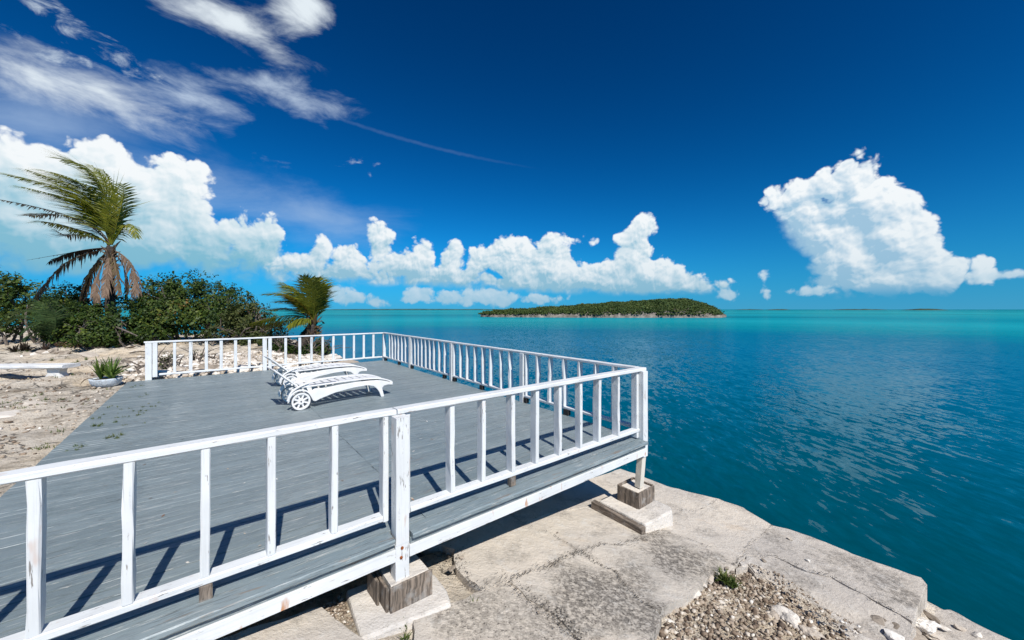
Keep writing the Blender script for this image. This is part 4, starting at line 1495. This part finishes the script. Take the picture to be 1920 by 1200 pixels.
for c_, hgt, nn in (((-0.12, -0.05), 0.62, 20), ((0.12, 0.04), 0.60, 20), ((0.02, 0.12), 0.58, 12), ((0.24, -0.06), 0.45, 10)):
    for k in range(nn):
        a = 6.28 * k / nn + rng.uniform(-.3, .3)
        e = rng.uniform(0.5, 1.35)
        m_ = MB()
        blade(m_, (c_[0], c_[1], 0.195), (math.cos(a) * math.cos(e), math.sin(a) * math.cos(e), math.sin(e)), hgt * rng.uniform(0.7, 1.15), rng.uniform(0.05, 0.075), rng.uniform(0.2, 0.6))
        m_.build('leaf', M_AGAVE, pl)
for k in range(5):
    m_ = MB()
    blade(m_, (-0.30, -0.12, 0.22), (-0.6 + rng.uniform(-.3, .3), -0.5, 0.15), 0.34, 0.05, 2.2)
    m_.build('dead_leaf', M_FRONDD, pl)


def spiky_plant(name, label, cat, loc, n_, L, w, mat, group=None, spread=1.2, cl=1):
    t = empty(name, loc)
    tag(t, label, cat, group)
    for c in range(cl):
        cx, cy = (rng.uniform(-.5, .5), rng.uniform(-.2, .2)) if cl > 1 else (0, 0)
        for k in range(n_):
            a = 6.28 * k / n_ + rng.uniform(-.4, .4)
            e = rng.uniform(1.45 - spread, 1.45)
            m1 = MB()
            blade(m1, (cx, cy, 0), (math.cos(a) * math.cos(e), math.sin(a) * math.cos(e), math.sin(e)), L * rng.uniform(0.7, 1.15), w, rng.uniform(0.1, 0.5))
            m1.build('leaf', mat, t)
    return t


p = at(62, 664, 1.0)
spiky_plant('oyster_plant', 'dark purplish clump of spiky leaves behind the bench', 'plant', (p.x, p.y, gz(p.x, p.y) - 0.02), 20, 0.42, 0.06, M_PURPLE, cl=4)


def tuft(mb, p, n_, L, w=0.006, spread=0.9):
    for k in range(n_):
        a = rng.uniform(0, 6.28)
        e = rng.uniform(0.35, 1.45)
        blade(mb, (p[0] + rng.uniform(-.02, .02), p[1] + rng.uniform(-.02, .02), p[2]), (math.cos(a) * math.cos(e), math.sin(a) * math.cos(e), math.sin(e)), L * rng.uniform(0.5, 1.2), w, 0.6, seg=2)


M_GRASS = mat_leaf('grass_blades', [(0.0, (0.05, 0.085, 0.02)), (0.5, (0.09, 0.13, 0.03)), (0.85, (0.16, 0.16, 0.06)), (1.0, (0.27, 0.22, 0.12))], 0.25, patch_scale=4.0)
m_ = MB()
for (px, py, n_, L) in [(198, 797, 40, 0.07), (205, 795, 30, 0.06), (213, 819, 40, 0.08), (217, 820, 25, 0.07), (157, 838, 26, 0.07), (150, 843, 16, 0.06), (185, 784, 20, 0.06), (213, 763, 20, 0.05),
                        (245, 781, 20, 0.06), (255, 777, 20, 0.06), (262, 771, 24, 0.06), (278, 764, 20, 0.06), (285, 757, 14, 0.05), (205, 776, 14, 0.05), (258, 745, 12, 0.05), (246, 726, 18, 0.06), (270, 724, 14, 0.05),
                        (250, 797, 12, 0.05), (275, 740, 12, 0.05), (240, 767, 12, 0.05), (232, 783, 12, 0.05)]:
    p = at(px, py, DECK - 0.004)
    for _ in range(3):
        tuft(m_, (p.x + rng.uniform(-.14, .14) * UA.x, p.y + rng.uniform(-.14, .14) * UA.y, p.z), n_ // 2, L * 0.7)
for (px, py, n_, L, s_) in [(65, 746, 60, 0.08, .3), (15, 752, 40, 0.07, .2), (130, 753, 50, 0.08, .3), (45, 764, 40, 0.07, .2), (130, 683, 200, 0.12, .5), (150, 690, 120, 0.1, .5), (88, 835, 40, 0.08, .15), (40, 850, 60, 0.08, .3),
                            (195, 729, 20, 0.06, .1), (265, 705, 60, 0.10, .4), (255, 702, 40, 0.10, .3), (105, 806, 30, 0.07, .15), (85, 712, 40, 0.09, .3), (115, 712, 30, 0.08, .2), (28, 670, 60, 0.12, .3), (35, 756, 20, .06, .2)]:
    p = at(px, py, 0.92)
    for _ in range(6):
        x, y = p.x + rng.gauss(0, s_), p.y + rng.gauss(0, s_ * 0.5)
        tuft(m_, (x, y, gz(x, y) - 0.01), n_ // 6, L, 0.010)
for (px, py, n_, L) in [(1362, 1085, 60, 0.13), (1352, 1077, 40, 0.11), (1374, 1090, 50, 0.12), (757, 1165, 20, 0.06), (762, 1183, 16, 0.05), (885, 1130, 16, 0.07), (892, 1120, 10, 0.08)]:
    p = at(px, py)
    tuft(m_, (p.x, p.y, p.z - 0.05), n_, L, 0.012)
tag(m_.build('grass', M_GRASS), 'sparse grass tufts pushing through the deck boards and sand', 'grass', kind='stuff')

# litter on the deck: dry leaves and paint flakes
m_ = MB()
rl = random.Random(21)
for k in range(70):
    u_, v_ = rl.uniform(-1.3, 4.3), rl.uniform(2.9, 11.5)
    if k < 40:
        v_ = rl.uniform(2.9, 6.0)
        u_ = rl.uniform(-1.3, 2.0)
    q = uv(u_, v_, DECK + 0.002)
    L = rl.uniform(0.008, 0.022)
    a = rl.uniform(0, 6.28)
    d1, d2 = Vector((math.cos(a), math.sin(a), 0.05)) * L, Vector((-math.sin(a), math.cos(a), 0.25)) * L * 0.5
    m_.add([q - d1, q + d2 * 0.8, q + d1 + Vector((0, 0, 0.004)), q - d2 + Vector((0, 0, 0.006))], [(0, 1, 2, 3)])
M_LITTER = mat_island_random('dry_litter', [(0.0, (0.09, 0.055, 0.035)), (0.4, (0.24, 0.13, 0.08)), (0.6, (0.42, 0.38, 0.32)), (1.0, (0.7, 0.68, 0.64))], bumps=0)
tag(m_.build('litter', M_LITTER), 'scattered dry leaves and paint flakes lying on the grey deck', 'litter', kind='stuff')

# ================================================================== palms
def frond(par, pts, Lmax, n_, mat, wind=(-0.55, 0, 0), grav=0.35, width=0.040, dens=1.0, tatter=0.0, base=0.12):
    c = catmull(pts, 8)
    cum = [0.0]
    for a, b in zip(c[:-1], c[1:]):
        cum.append(cum[-1] + (b - a).length)
    tot = cum[-1]

    def ev(s):
        s *= tot
        for i in range(len(c) - 1):
            if cum[i + 1] >= s:
                k = (s - cum[i]) / max(1e-6, cum[i + 1] - cum[i])
                return c[i].lerp(c[i + 1], k), (c[i + 1] - c[i]).normalized()
        return c[-1], (c[-1] - c[-2]).normalized()
    mb = MB()
    mb.tube(c[::2], [0.028 * (1 - 0.9 * i / (len(c[::2]) - 1)) for i in range(len(c[::2]))], 5)
    wd = Vector(wind)
    for i in range(n_):
        s = base + (1 - base) * (i + 0.5) / n_
        p, T = ev(s)
        sd = T.cross(Vector((0, 0, 1)))
        if sd.length < 0.15:
            sd = Vector((0.3, 1, 0))
        sd.normalize()
        upv = sd.cross(T).normalized()
        prof = (0.45 + 0.55 * math.sin(math.pi * min(1, (s - base) / (1 - base) * 0.85 + 0.15))) * (1.0 if s < 0.88 else 1 - (s - 0.88) * 3.5)
        for sg in (-1, 1):
            if rng.random() < tatter:
                continue
            d = (T * rng.uniform(0.5, 0.8) + sd * sg * rng.uniform(0.7, 0.95) + upv * 0.22 + wd * rng.uniform(0.7, 1.2) + Vector((0, 0, -grav * rng.uniform(0.5, 1.2)))).normalized()
            L = Lmax * max(0.15, prof) * rng.uniform(0.75, 1.1) * (rng.uniform(0.3, 1.0) if tatter else 1.0)
            w_ = width * rng.uniform(0.75, 1.1)
            s2 = d.cross(upv)
            if s2.length < 0.1:
                s2 = d.cross(Vector((0, 1, 0)))
            s2.normalize()
            q1 = p + d * L * 0.5
            d2 = (d + wd * 0.35 + Vector((0, 0, -grav * 0.9))).normalized()
            q2 = q1 + d2 * L * 0.5
            mb.add([p - s2 * w_ * 0.35, p + s2 * w_ * 0.35, q1 + s2 * w_ * 0.5, q1 - s2 * w_ * 0.5, q2], [(0, 1, 2, 3), (3, 2, 4)])
    return mb.build('frond', mat, par)


def palm(label, trunk_pts, trunk_r, specs, Y, group=None, crown_px=None, spread=1.0):
    base = trunk_pts[0]
    t = empty('palm_tree', base)
    tag(t, label, 'palm tree', group)
    inv = -Vector(base)
    m1 = MB()
    c = catmull(trunk_pts, 8)
    rr = [float(np.interp(i / (len(c) - 1), np.linspace(0, 1, len(trunk_r)), trunk_r)) * (1 + 0.03 * ((i % 2) * 2 - 1) + 0.10 * noise.noise(Vector((i * 1.7, trunk_r[0] * 50, 0)))) for i in range(len(c))]
    m1.tube(c, rr, 10)
    m1.build('trunk', M_BARK, t, loc=inv)
    # fibrous boots of old leaf bases
    top = Vector(trunk_pts[-1])
    for k in range(26):
        a = rng.uniform(0, 6.28)
        m1 = MB()
        z0 = rng.uniform(-0.9, 0.0)
        b = top + Vector((math.cos(a) * 0.10, math.sin(a) * 0.10, z0))
        e = b + Vector((math.cos(a) * 0.22, math.sin(a) * 0.22, rng.uniform(0.05, 0.32)))
        m1.tube([b, b.lerp(e, 0.5) + Vector((0, 0, 0.02)), e], [0.05, 0.032, 0.010], 5)
        m1.build('leaf_base', M_FRONDB if k % 3 else M_FRONDD, t, loc=inv)
    for sp in specs:
        pts = []
        nn = len(sp['p'])
        for i, (px, py) in enumerate(sp['p']):
            k = i / (nn - 1)
            q = px3(px, py, Y + sp.get('d', 0.0) * k)
            pts.append(q)
        pts[0] = pts[0].lerp(top, 0.6)
        o = frond(t, pts, sp.get('L', 0.75), sp.get('n', 46), sp['m'], sp.get('w', (-0.5, 0, 0)), sp.get('g', 0.3), sp.get('wd', 0.045), tatter=sp.get('t', 0.0), base=sp.get('b', 0.12))
        o.location = inv
    return t


Y1 = 16.0
tb = px3(208, 655, Y1)
tb.z = gz(tb.x, tb.y) - 0.1
tp = [tb, px3(207, 580, Y1), px3(206, 520, Y1), px3(208, 462, Y1)]
GR = dict(m=M_FROND, L=1.7, n=92, g=0.18, wd=0.038, w=(-0.7, 0, 0))
palm('tall wind-bent coconut palm with hanging dead fronds behind the shrubs', tp, [0.20, 0.16, 0.15, 0.14], [
    dict(GR, p=[(207, 450), (203, 400), (188, 345), (160, 312), (120, 300)], d=-0.8),
    dict(GR, p=[(207, 450), (198, 405), (172, 360), (135, 335), (95, 322)], d=0.6, L=1.9),
    dict(GR, p=[(206, 450), (188, 405), (150, 372), (95, 347), (18, 328)], d=-1.2, L=1.5),
    dict(GR, p=[(206, 450), (185, 410), (140, 378), (90, 362), (40, 350)], d=0.9, L=1.3),
    dict(GR, p=[(206, 450), (192, 410), (155, 365), (105, 338), (50, 318)], d=-0.5, L=1.5),
    dict(GR, p=[(206, 450), (190, 415), (160, 385), (125, 372), (85, 362)], d=0.9),
    dict(GR, p=[(207, 448), (200, 415), (180, 375), (150, 345), (118, 330)], d=-0.2, L=1.8),
    dict(GR, p=[(208, 448), (208, 410), (205, 370), (192, 335), (172, 310)], d=1.2, L=1.3),
    dict(GR, p=[(210, 448), (214, 405), (214, 372), (205, 340), (192, 318)], d=0.4, L=1.0, n=70),
    dict(GR, p=[(211, 450), (220, 415), (228, 385), (232, 362), (230, 345)], d=-0.5, L=0.8, n=55, w=(-.15, 0, 0)),
    dict(m=M_FRONDY, L=0.45, n=34, g=0.25, w=(0.05, 0, 0), p=[(212, 452), (224, 425), (232, 405), (240, 395), (246, 398)], d=0.3),
    dict(GR, L=0.55, n=36, g=0.8, w=(0.02, 0, 0), p=[(212, 455), (228, 430), (242, 420), (252, 428), (257, 446)], d=-0.6),
    dict(m=M_FRONDB, L=0.95, n=80, g=0.3, p=[(206, 452), (178, 425), (120, 402), (55, 385), (-12, 372)], d=-0.9, t=0.2),
    dict(m=M_FRONDB, L=1.3, n=85, g=0.30, p=[(205, 453), (180, 432), (145, 412), (105, 402), (55, 405)], d=0.5, t=0.1),
    dict(m=M_FROND, L=1.3, n=80, g=0.35, p=[(205, 455), (175, 440), (145, 430), (110, 420), (80, 415)], d=-0.3),
    dict(m=M_FRONDB, L=1.0, n=70, g=0.4, p=[(204, 455), (180, 445), (150, 440), (120, 440), (100, 430)], d=0.9, t=0.2),
    dict(m=M_FRONDK, L=0.8, n=90, g=0.9, w=(-.1, 0, 0), p=[(202, 468), (180, 466), (150, 470), (120, 478), (92, 492)], d=-0.4, t=0.15),
    dict(m=M_FRONDD, L=0.75, n=95, g=1.3, w=(-.05, 0, 0), p=[(202, 472), (160, 476), (122, 494), (92, 525), (66, 560), (48, 582)], d=-0.7, t=0.2),
    dict(m=M_FRONDD, L=0.75, n=80, g=1.7, w=(-.05, 0, 0), p=[(203, 478), (192, 495), (182, 520), (180, 545), (184, 566)], d=-0.6, t=0.3),
    dict(m=M_FRONDB, L=0.8, n=80, g=1.7, w=(-.05, 0, 0), p=[(202, 476), (185, 488), (170, 512), (160, 540), (152, 562)], d=0.1, t=0.25),
    dict(m=M_FRONDD, L=0.75, n=90, g=1.6, w=(-.05, 0, 0), p=[(214, 476), (232, 480), (246, 498), (254, 526), (252, 552), (242, 572)], d=-0.5, t=0.25),
    dict(m=M_FRONDD, L=0.7, n=70, g=1.5, w=(-.05, 0, 0), p=[(206, 478), (203, 500), (199, 530), (197, 556)], d=-0.7, t=0.25),
    dict(m=M_FRONDB, L=0.6, n=60, g=1.5, w=(.05, 0, 0), p=[(210, 478), (216, 498), (220, 525), (222, 552)], d=-0.5, t=0.25),
    dict(m=M_FRONDK, L=0.40, n=50, g=1.6, w=(-.05, 0, 0), p=[(213, 478), (226, 488), (234, 508), (238, 535), (236, 560)], d=0.4, t=0.35),
    dict(m=M_FRONDK, L=0.12, n=20, g=0.5, p=[(203, 466), (165, 470), (120, 476), (50, 488)], d=-0.2, t=0.5),
], Y1)

Y2 = 14.2
tb = px3(552, 668, Y2)
tb.z = gz(tb.x, tb.y) - 0.1
tp = [tb, px3(563, 650, Y2), px3(580, 632, Y2), px3(587, 600, Y2)]
GR2 = dict(m=M_FROND, L=0.85, n=66, g=0.28, wd=0.036)
palm('short coconut palm leaning out behind the far rail', tp, [0.26, 0.22, 0.18, 0.13], [
    dict(GR2, p=[(587, 598), (584, 570), (577, 540), (568, 518)], d=-0.4, L=0.95, w=(-.1, 0, 0)),
    dict(GR2, p=[(588, 598), (594, 570), (598, 545), (596, 522)], d=0.3, L=0.8, w=(-.15, 0, 0)),
    dict(GR2, p=[(588, 598), (598, 575), (604, 555), (606, 535)], d=-0.3, L=0.45, w=(-.15, 0, 0)),
    dict(GR2, p=[(586, 598), (572, 565), (552, 545), (530, 530)], d=0.7, L=0.8),
    dict(GR2, p=[(586, 598), (565, 568), (535, 552), (495, 552)], d=-0.6, L=0.9),
    dict(m=M_FRONDY, L=0.5, n=40, g=0.25, p=[(586, 600), (570, 578), (552, 562), (535, 553)], d=-0.9),
    dict(GR2, p=[(586, 600), (562, 585), (535, 578), (505, 582)], d=0.5, L=0.8),
    dict(GR2, p=[(586, 602), (560, 592), (520, 594), (470, 606)], d=-0.4, L=0.75, g=0.9),
    dict(m=M_FRONDB, L=0.5, n=40, g=0.9, p=[(586, 602), (560, 600), (525, 603), (490, 612)], d=0.4, w=(-.1, 0, 0)),
    dict(GR2, p=[(586, 602), (575, 598), (555, 600), (540, 612)], d=-0.8, L=0.45, g=0.9, w=(-.1, 0, 0)),
    dict(m=M_FRONDY, L=0.4, n=30, g=0.8, p=[(586, 604), (572, 600), (552, 606), (540, 618)], d=-0.2, w=(-.1, 0, 0)),
    dict(m=M_FRONDK, L=0.45, n=40, g=0.9, p=[(586, 604), (580, 612), (572, 622), (566, 634)], d=0.2, w=(-.2, 0, 0)),
    dict(GR2, p=[(588, 600), (600, 588), (606, 575), (612, 562)], d=0.5, L=0.28, n=24, w=(0, 0, 0)),
    dict(m=M_FRONDB, L=0.2, n=16, g=0.2, p=[(589, 606), (596, 604), (602, 602), (606, 606)], d=0.2, w=(0.1, 0, 0)),
    dict(GR2, p=[(587, 598), (580, 575), (566, 556), (548, 538)], d=0.1, L=0.95),
    dict(GR2, p=[(587, 598), (575, 580), (550, 566), (520, 566)], d=-0.2, L=0.9),
    dict(GR2, p=[(587, 598), (590, 570), (588, 545), (582, 522)], d=-0.9, L=0.9, w=(-.2, 0, 0)),
], Y2)

# ================================================================== shrubs
def leaf_cloud(centers, normals, size, mat, name, seed=1, aspect=0.72):
    r = np.random.default_rng(seed)
    k = len(centers)
    d = normals + r.normal(0, 0.75, (k, 3))
    d /= np.linalg.norm(d, axis=1)[:, None]
    a = np.cross(d, r.normal(0, 1, (k, 3)))
    a /= np.linalg.norm(a, axis=1)[:, None] + 1e-9
    b = np.cross(d, a)
    s = size * r.uniform(0.6, 1.25, (k, 1)) * r.choice([0.6, 1.0, 1.6], (k, 1), p=[0.35, 0.5, 0.15])
    a, b = a * s * 0.5, b * s * 0.5 * aspect
    V = np.stack([centers - a, centers - b * 0.9 + a * 0.1 + d * s * 0.06, centers + a, centers + b * 0.9 + a * 0.1 + d * s * 0.06], 1).reshape(-1, 3)
    Q = np.arange(k * 4).reshape(k, 4)
    return np_mesh(name, V, Q, mat)


def shrub(label, lobes, Y, n_leaves, mat, size=0.085, seed=1, sprigs=0, group='shrubs behind the bench and rail', floor_px=None):
    """lobes: (px, py, rx, ry, depth offset) in picture units at distance Y"""
    r = np.random.default_rng(seed)
    k_ = Y / F
    L = []
    for (px, py, rx, ry, dy) in lobes:
        c = px3(px, py, Y + dy)
        L.append((np.array(c), np.array([rx * k_, max(rx, ry) * k_ * 0.8, ry * k_])))
    cx = float(np.mean([c[0] for c, _ in L]))
    zg = gz(cx, Y)
    t = empty('shrub', (cx, Y, zg))
    tag(t, label, 'shrub', group)
    inv = -Vector((cx, Y, zg))
    wts = np.array([e[0] * e[2] for _, e in L])
    wts = wts / wts.sum()
    C, Nn = [], []
    # leaves gather in small clumps on twigs
    for (c, e), w_ in zip(L, wts):
        nc = max(10, int(n_leaves * w_ / 13))
        dirs = r.normal(0, 1, (nc, 3))
        dirs /= np.linalg.norm(dirs, axis=1)[:, None]
        rad = 1 - 0.5 * r.random(nc) ** 1.6
        wob = np.array([1 + 0.30 * noise.noise(Vector(dd * 2.3 + c)) for dd in dirs])
        pc = c + dirs * e * (rad * wob)[:, None]
        for q, dd in zip(pc, dirs):
            if noise.noise(Vector(q) * 1.9) < -0.16:
                continue
            m__ = int(r.integers(8, 22))
            C.append(q + r.normal(0, 0.085, (m__, 3)))
            Nn.append(np.repeat((dd + np.array([0.15, -0.25, 0.55]))[None], m__, 0))
    # loose sprigs over the outline
    for _ in range(sprigs):
        c, e = L[int(r.choice(len(L), p=wts))]
        dd = r.normal(0, 1, 3)
        dd[2] = abs(dd[2]) + 0.6
        dd /= np.linalg.norm(dd)
        q = c + dd * e * r.uniform(1.05, 1.28)
        m__ = int(r.integers(8, 16))
        C.append(q + r.normal(0, 0.085, (m__, 3)))
        Nn.append(np.repeat(dd[None], m__, 0))
    C = np.concatenate(C)
    Nn = np.concatenate(Nn)
    ok = C[:, 2] > zg + 0.02
    C, Nn = C[ok], Nn[ok]
    o = link('crown', leaf_cloud(C, Nn, size, mat, 'crown', seed), t, inv)
    # branching stems
    for (c, e) in L:
        for j in range(3):
            a = Vector((c[0] + r.normal(0, e[0] * 0.25), c[1] + r.normal(0, 0.3), zg - 0.1))
            dd = r.normal(0, 1, 3)
            dd[2] = abs(dd[2])
            dd /= np.linalg.norm(dd)
            b = Vector(c + dd * e * 0.85)
            mid = a.lerp(b, 0.5) + Vector((r.normal(0, 0.2), r.normal(0, 0.2), 0.05))
            m1 = MB()
            m1.tube(catmull([a, mid, b], 4), [0.05, 0.048, 0.044, 0.04, 0.035, 0.03, 0.026, 0.02, 0.012], 6)
            for q in range(4):
                s0 = mid.lerp(b, r.uniform(0, 0.8))
                e1 = s0 + Vector((r.normal(0, 0.35), r.normal(0, 0.35), r.uniform(0.05, 0.5)))
                m1.tube([s0, s0.lerp(e1, 0.5) + Vector((0, 0, 0.05)), e1], [0.02, 0.014, 0.006], 5)
            m1.build('stem', M_TWIG, t, loc=inv)
    return t


shrub('large dark evergreen shrub between the tall palm and the short palm', [(300, 553, 46, 34, 0.4), (345, 545, 48, 30, 0), (395, 562, 52, 34, 0.2), (330, 590, 62, 34, -0.4), (440, 582, 44, 36, 0.2), (395, 600, 60, 30, -0.3), (470, 606, 32, 28, 0.2), (285, 590, 30, 30, 0.3)],
      16.2, 34000, M_LEAF, seed=3, sprigs=46, size=0.10)
shrub('olive green shrub on the seaward side of the big dark shrub', [(462, 600, 40, 36, 0), (500, 625, 32, 24, 0.1), (440, 622, 50, 22, 0), (520, 640, 22, 16, 0), (480, 640, 40, 18, 0)], 15.6, 13000, M_LEAF2, seed=5, sprigs=16, size=0.095)
shrub('rounded green shrub in front of the tall palm', [(150, 605, 42, 34, 0), (200, 610, 46, 34, -0.2), (245, 618, 40, 28, 0), (110, 612, 34, 34, 0.2), (180, 628, 60, 22, -0.4), (290, 622, 34, 20, 0.2)], 14.8, 22000, M_LEAF, seed=7, sprigs=20, size=0.10)
shrub('dense green shrub at the picture edge left of the tall palm', [(5, 545, 36, 36, 0), (50, 560, 36, 28, 0.2), (20, 590, 52, 36, -0.2), (-40, 560, 60, 60, 0), (80, 585, 30, 26, 0)], 15.8, 18000, M_LEAF, seed=9, sprigs=14, size=0.10)
shrub('small leafy tree behind the trunk of the tall palm', [(130, 552, 26, 18, 0), (105, 575, 40, 22, 0), (155, 575, 34, 20, 0), (232, 575, 26, 24, 0)], 18.5, 8000, M_LEAF, seed=11, sprigs=12, size=0.11)
shrub('low green bush beside the foot of the short palm', [(590, 650, 16, 12, 0), (605, 657, 12, 8, 0), (572, 661, 16, 7, -0.1)], 13.9, 2200, M_LEAF, seed=13, sprigs=4, size=0.085, group='low bushes behind the far rail')
shrub('low bush left of the short palm behind the far middle post', [(540, 655, 14, 9, 0), (525, 650, 12, 10, 0), (512, 655, 9, 9, 0)], 14.0, 1700, M_LEAF, seed=15, sprigs=4, size=0.085, group='low bushes behind the far rail')
shrub('tiny scrubby bush on the rubble beside the far left post', [(316, 690, 8, 9, 0), (370, 668, 8, 6, 0.8), (312, 676, 6, 6, 0.2)], 10.4, 300, M_LEAF2, seed=17, sprigs=4, size=0.05, group='low bushes behind the far rail')

# low fan of feathery fronds at the left
p = px3(95, 640, 13.8)
th = empty('young_palm', (p.x, p.y, gz(p.x, p.y)))
tag(th, 'low young palm with feathery grey-green fronds behind the bench', 'palm tree')
M_FRONDS = mat_leaf('grey_green_frond', [(0.0, (0.022, 0.045, 0.016)), (0.5, (0.045, 0.080, 0.026)), (1.0, (0.10, 0.14, 0.05))], 0.25)
inv = -Vector(th.location)
for (pp, dd, Lf) in (([(95, 632), (70, 600), (40, 592), (0, 612), (-20, 630)], -0.3, 0.55), ([(95, 632), (80, 595), (55, 580), (20, 590)], 0.4, 0.55), ([(97, 632), (100, 590), (110, 562), (122, 545)], 0.2, 0.5),
                     ([(97, 632), (85, 610), (65, 608), (40, 628)], -0.8, 0.45), ([(98, 632), (112, 592), (130, 572), (150, 566)], 0.3, 0.5), ([(95, 632), (90, 600), (80, 575), (60, 560)], 0.6, 0.5),
                     ([(98, 634), (80, 622), (62, 625), (48, 640)], -0.5, 0.4), ([(98, 632), (105, 605), (100, 580), (85, 560)], -0.4, 0.5)):
    q = [px3(x, y, 13.8 + dd * i / (len(pp) - 1)) for i, (x, y) in enumerate(pp)]
    o = frond(th, q, Lf, 44, M_FRONDS, (-0.35, 0, 0), 0.35, 0.03)
    o.location = inv
# grey driftwood branch at the foot of the shrubs
dw = MB()
q0, q1, q2 = px3(195, 605, 14.3), px3(228, 617, 14.1), px3(258, 630, 14.0)
dw.tube(catmull([q0, q1, q2], 4), [0.03, 0.035, 0.035, 0.03, 0.03, 0.03, 0.025, 0.02, 0.015], 6)
tag(dw.build('driftwood', M_TWIG), 'bare grey branch slanting down in front of the shrubs', 'branch')
dw = MB()
q0, q1, q2 = px3(450, 634, 15.2), px3(458, 620, 15.0), px3(470, 614, 15.0)
dw.tube(catmull([q0, q1, q2], 4), [0.05, 0.05, 0.045, 0.04, 0.04, 0.035, 0.03, 0.02, 0.015], 6)
tag(dw.build('driftwood', M_TWIG), 'short pale bent branch by the olive shrub', 'branch')

# ================================================================== island
IY = 182.0
ISL = [(905, 583.5), (925, 580), (960, 577), (1000, 575.5), (1040, 573), (1080, 570.5), (1120, 567.5), (1160, 565), (1200, 563), (1235, 561), (1270, 560), (1295, 561), (1315, 566), (1332, 573), (1345, 579), (1353, 586), (1358, 592)]
ix = np.array([(p_[0] - 960) * IY / F for p_ in ISL])
iz = np.array([CAM_Z + (HY - p_[1]) * IY / F for p_ in ISL])
nx_, ny_ = 150, 44
xs = np.linspace(ix[0] - 1, ix[-1] + 1, nx_)
ys = np.linspace(-1, 1, ny_)
Vv = []
for x in xs:
    h = float(np.interp(x, ix, iz))
    ed = min(1, max(0.0, (x - ix[0] + 1) / 5)) * min(1, max(0.0, (ix[-1] + 1 - x) / 3))
    half = (6 + 30 * math.sqrt(max(0.02, min(1, (x - ix[0] + 1) / 60)))) * math.sqrt(max(0.05, ed))
    for s in ys:
        q = 1 - s * s
        fr = IY + s * half * (1.0 if s > 0 else 0.55)
        shore = sstep(np.array(q), 0.0, 0.10)
        zz = SEA - 0.6 + float(shore) * (1.25 + 0.8 * noise.noise(Vector((x * 0.35, s * 3, 2)))) + 1.15 * max(0, (h - 1.2)) * max(0.0, q - 0.06) ** 0.62
        zz += 0.5 * fbm(x, fr, 0.25, 3)
        fr += 1.3 * noise.noise(Vector((x * 0.22, s * 2, 7.0))) + 0.5 * noise.noise(Vector((x * 0.9, s * 2, 3.0)))
        Vv.append((x * fr / IY, fr, CAM_Z + (zz - CAM_Z) * (fr / IY if zz > 0.8 else 1.0)))
Vv = np.array(Vv)
idx = np.arange(nx_ * ny_).reshape(nx_, ny_)
Q = np.stack([idx[:-1, :-1], idx[1:, :-1], idx[1:, 1:], idx[:-1, 1:]], -1).reshape(-1, 4)
M_SHORE = mat_island_random('island_rock', [(0.0, (0.05, 0.043, 0.036)), (0.45, (0.19, 0.165, 0.14)), (1.0, (0.38, 0.345, 0.30))], nscale=0.55, namp=1.6, bumps=0.0)
island = link('island', np_mesh('island', Vv, Q, M_SHORE))
tag(island, 'low wooded island with a pale rocky shore', 'island', kind='structure')
r = np.random.default_rng(31)
okv = Vv[(Vv[:, 2] > 0.35)]
pick = okv[r.integers(0, len(okv), 42000)]
front = pick[:, 1] < IY + 18
pick = pick[front]
clump = np.repeat(pick, 4, 0) + r.normal(0, 1, (len(pick) * 4, 3)) * np.array([0.6, 0.6, 0.22]) + np.array([0, 0, 0.2])
M_ISLVEG = mat_leaf('island_scrub', [(0.0, (0.018, 0.036, 0.010)), (0.4, (0.036, 0.064, 0.014)), (0.75, (0.068, 0.095, 0.022)), (1.0, (0.12, 0.13, 0.04))], 0.15, rough=0.7, patch_scale=0.16)
nn = np.repeat(np.array([[0.05, -0.6, 0.8]]), len(clump), 0)
veg = link('scrub', leaf_cloud(clump, nn, 0.62, M_ISLVEG, 'scrub', 5))
tag(veg, 'dense dark green scrub covering the island', 'scrub', kind='stuff')
# far cays on the horizon
M_FARCAY = mat_plain('far_cay_scrub', (0.045, 0.075, 0.05), 0.9, 0.1, 0.02, 0.4)
M_FARSAND = mat_plain('far_cay_sand', (0.55, 0.52, 0.42), 0.9, 0.1, 0.02, 0.1)


def far_cay(x0, x1, top, Y, label, mat):
    b = MB()
    n_ = 26
    vs = []
    for i in range(n_ + 1):
        k = i / n_
        x = ((x0 + (x1 - x0) * k) - 960) * Y / F
        prof = (math.sin(math.pi * k) ** 0.45) if 0 < k < 1 else 0.0
        h = top * Y / F * prof * (0.75 + 0.35 * noise.noise(Vector((k * 9 + x0, 0, 1))))
        dp = 10 + 60 * prof
        vs += [(x, Y - dp, SEA - 0.5), (x, Y - dp * 0.5, SEA + h * 0.8), (x, Y, SEA + 0.2 + h), (x, Y + dp, SEA - 0.5)]
    fs = [(i * 4 + j, i * 4 + 4 + j, i * 4 + 5 + j, i * 4 + 1 + j) for i in range(n_) for j in range(3)]
    b.add(vs, fs)
    o = b.build('cay', mat, fix=True)
    return tag(o, label, 'island', kind='structure')


far_cay(1702, 1762, 3.6, 1500, 'dark low cay on the horizon at the right', M_FARCAY)
far_cay(1560, 1660, 2.2, 2100, 'faint low cay on the horizon under the big cloud', M_FARCAY)
far_cay(1440, 1475, 2.2, 1900, 'tiny low cay on the horizon right of the island', M_FARCAY)
far_cay(1380, 1430, 1.6, 2500, 'thin cay on the horizon just right of the island', M_FARCAY)
far_cay(600, 960, 2.0, 3600, 'long thin line of land on the horizon left of the island', M_FARCAY)
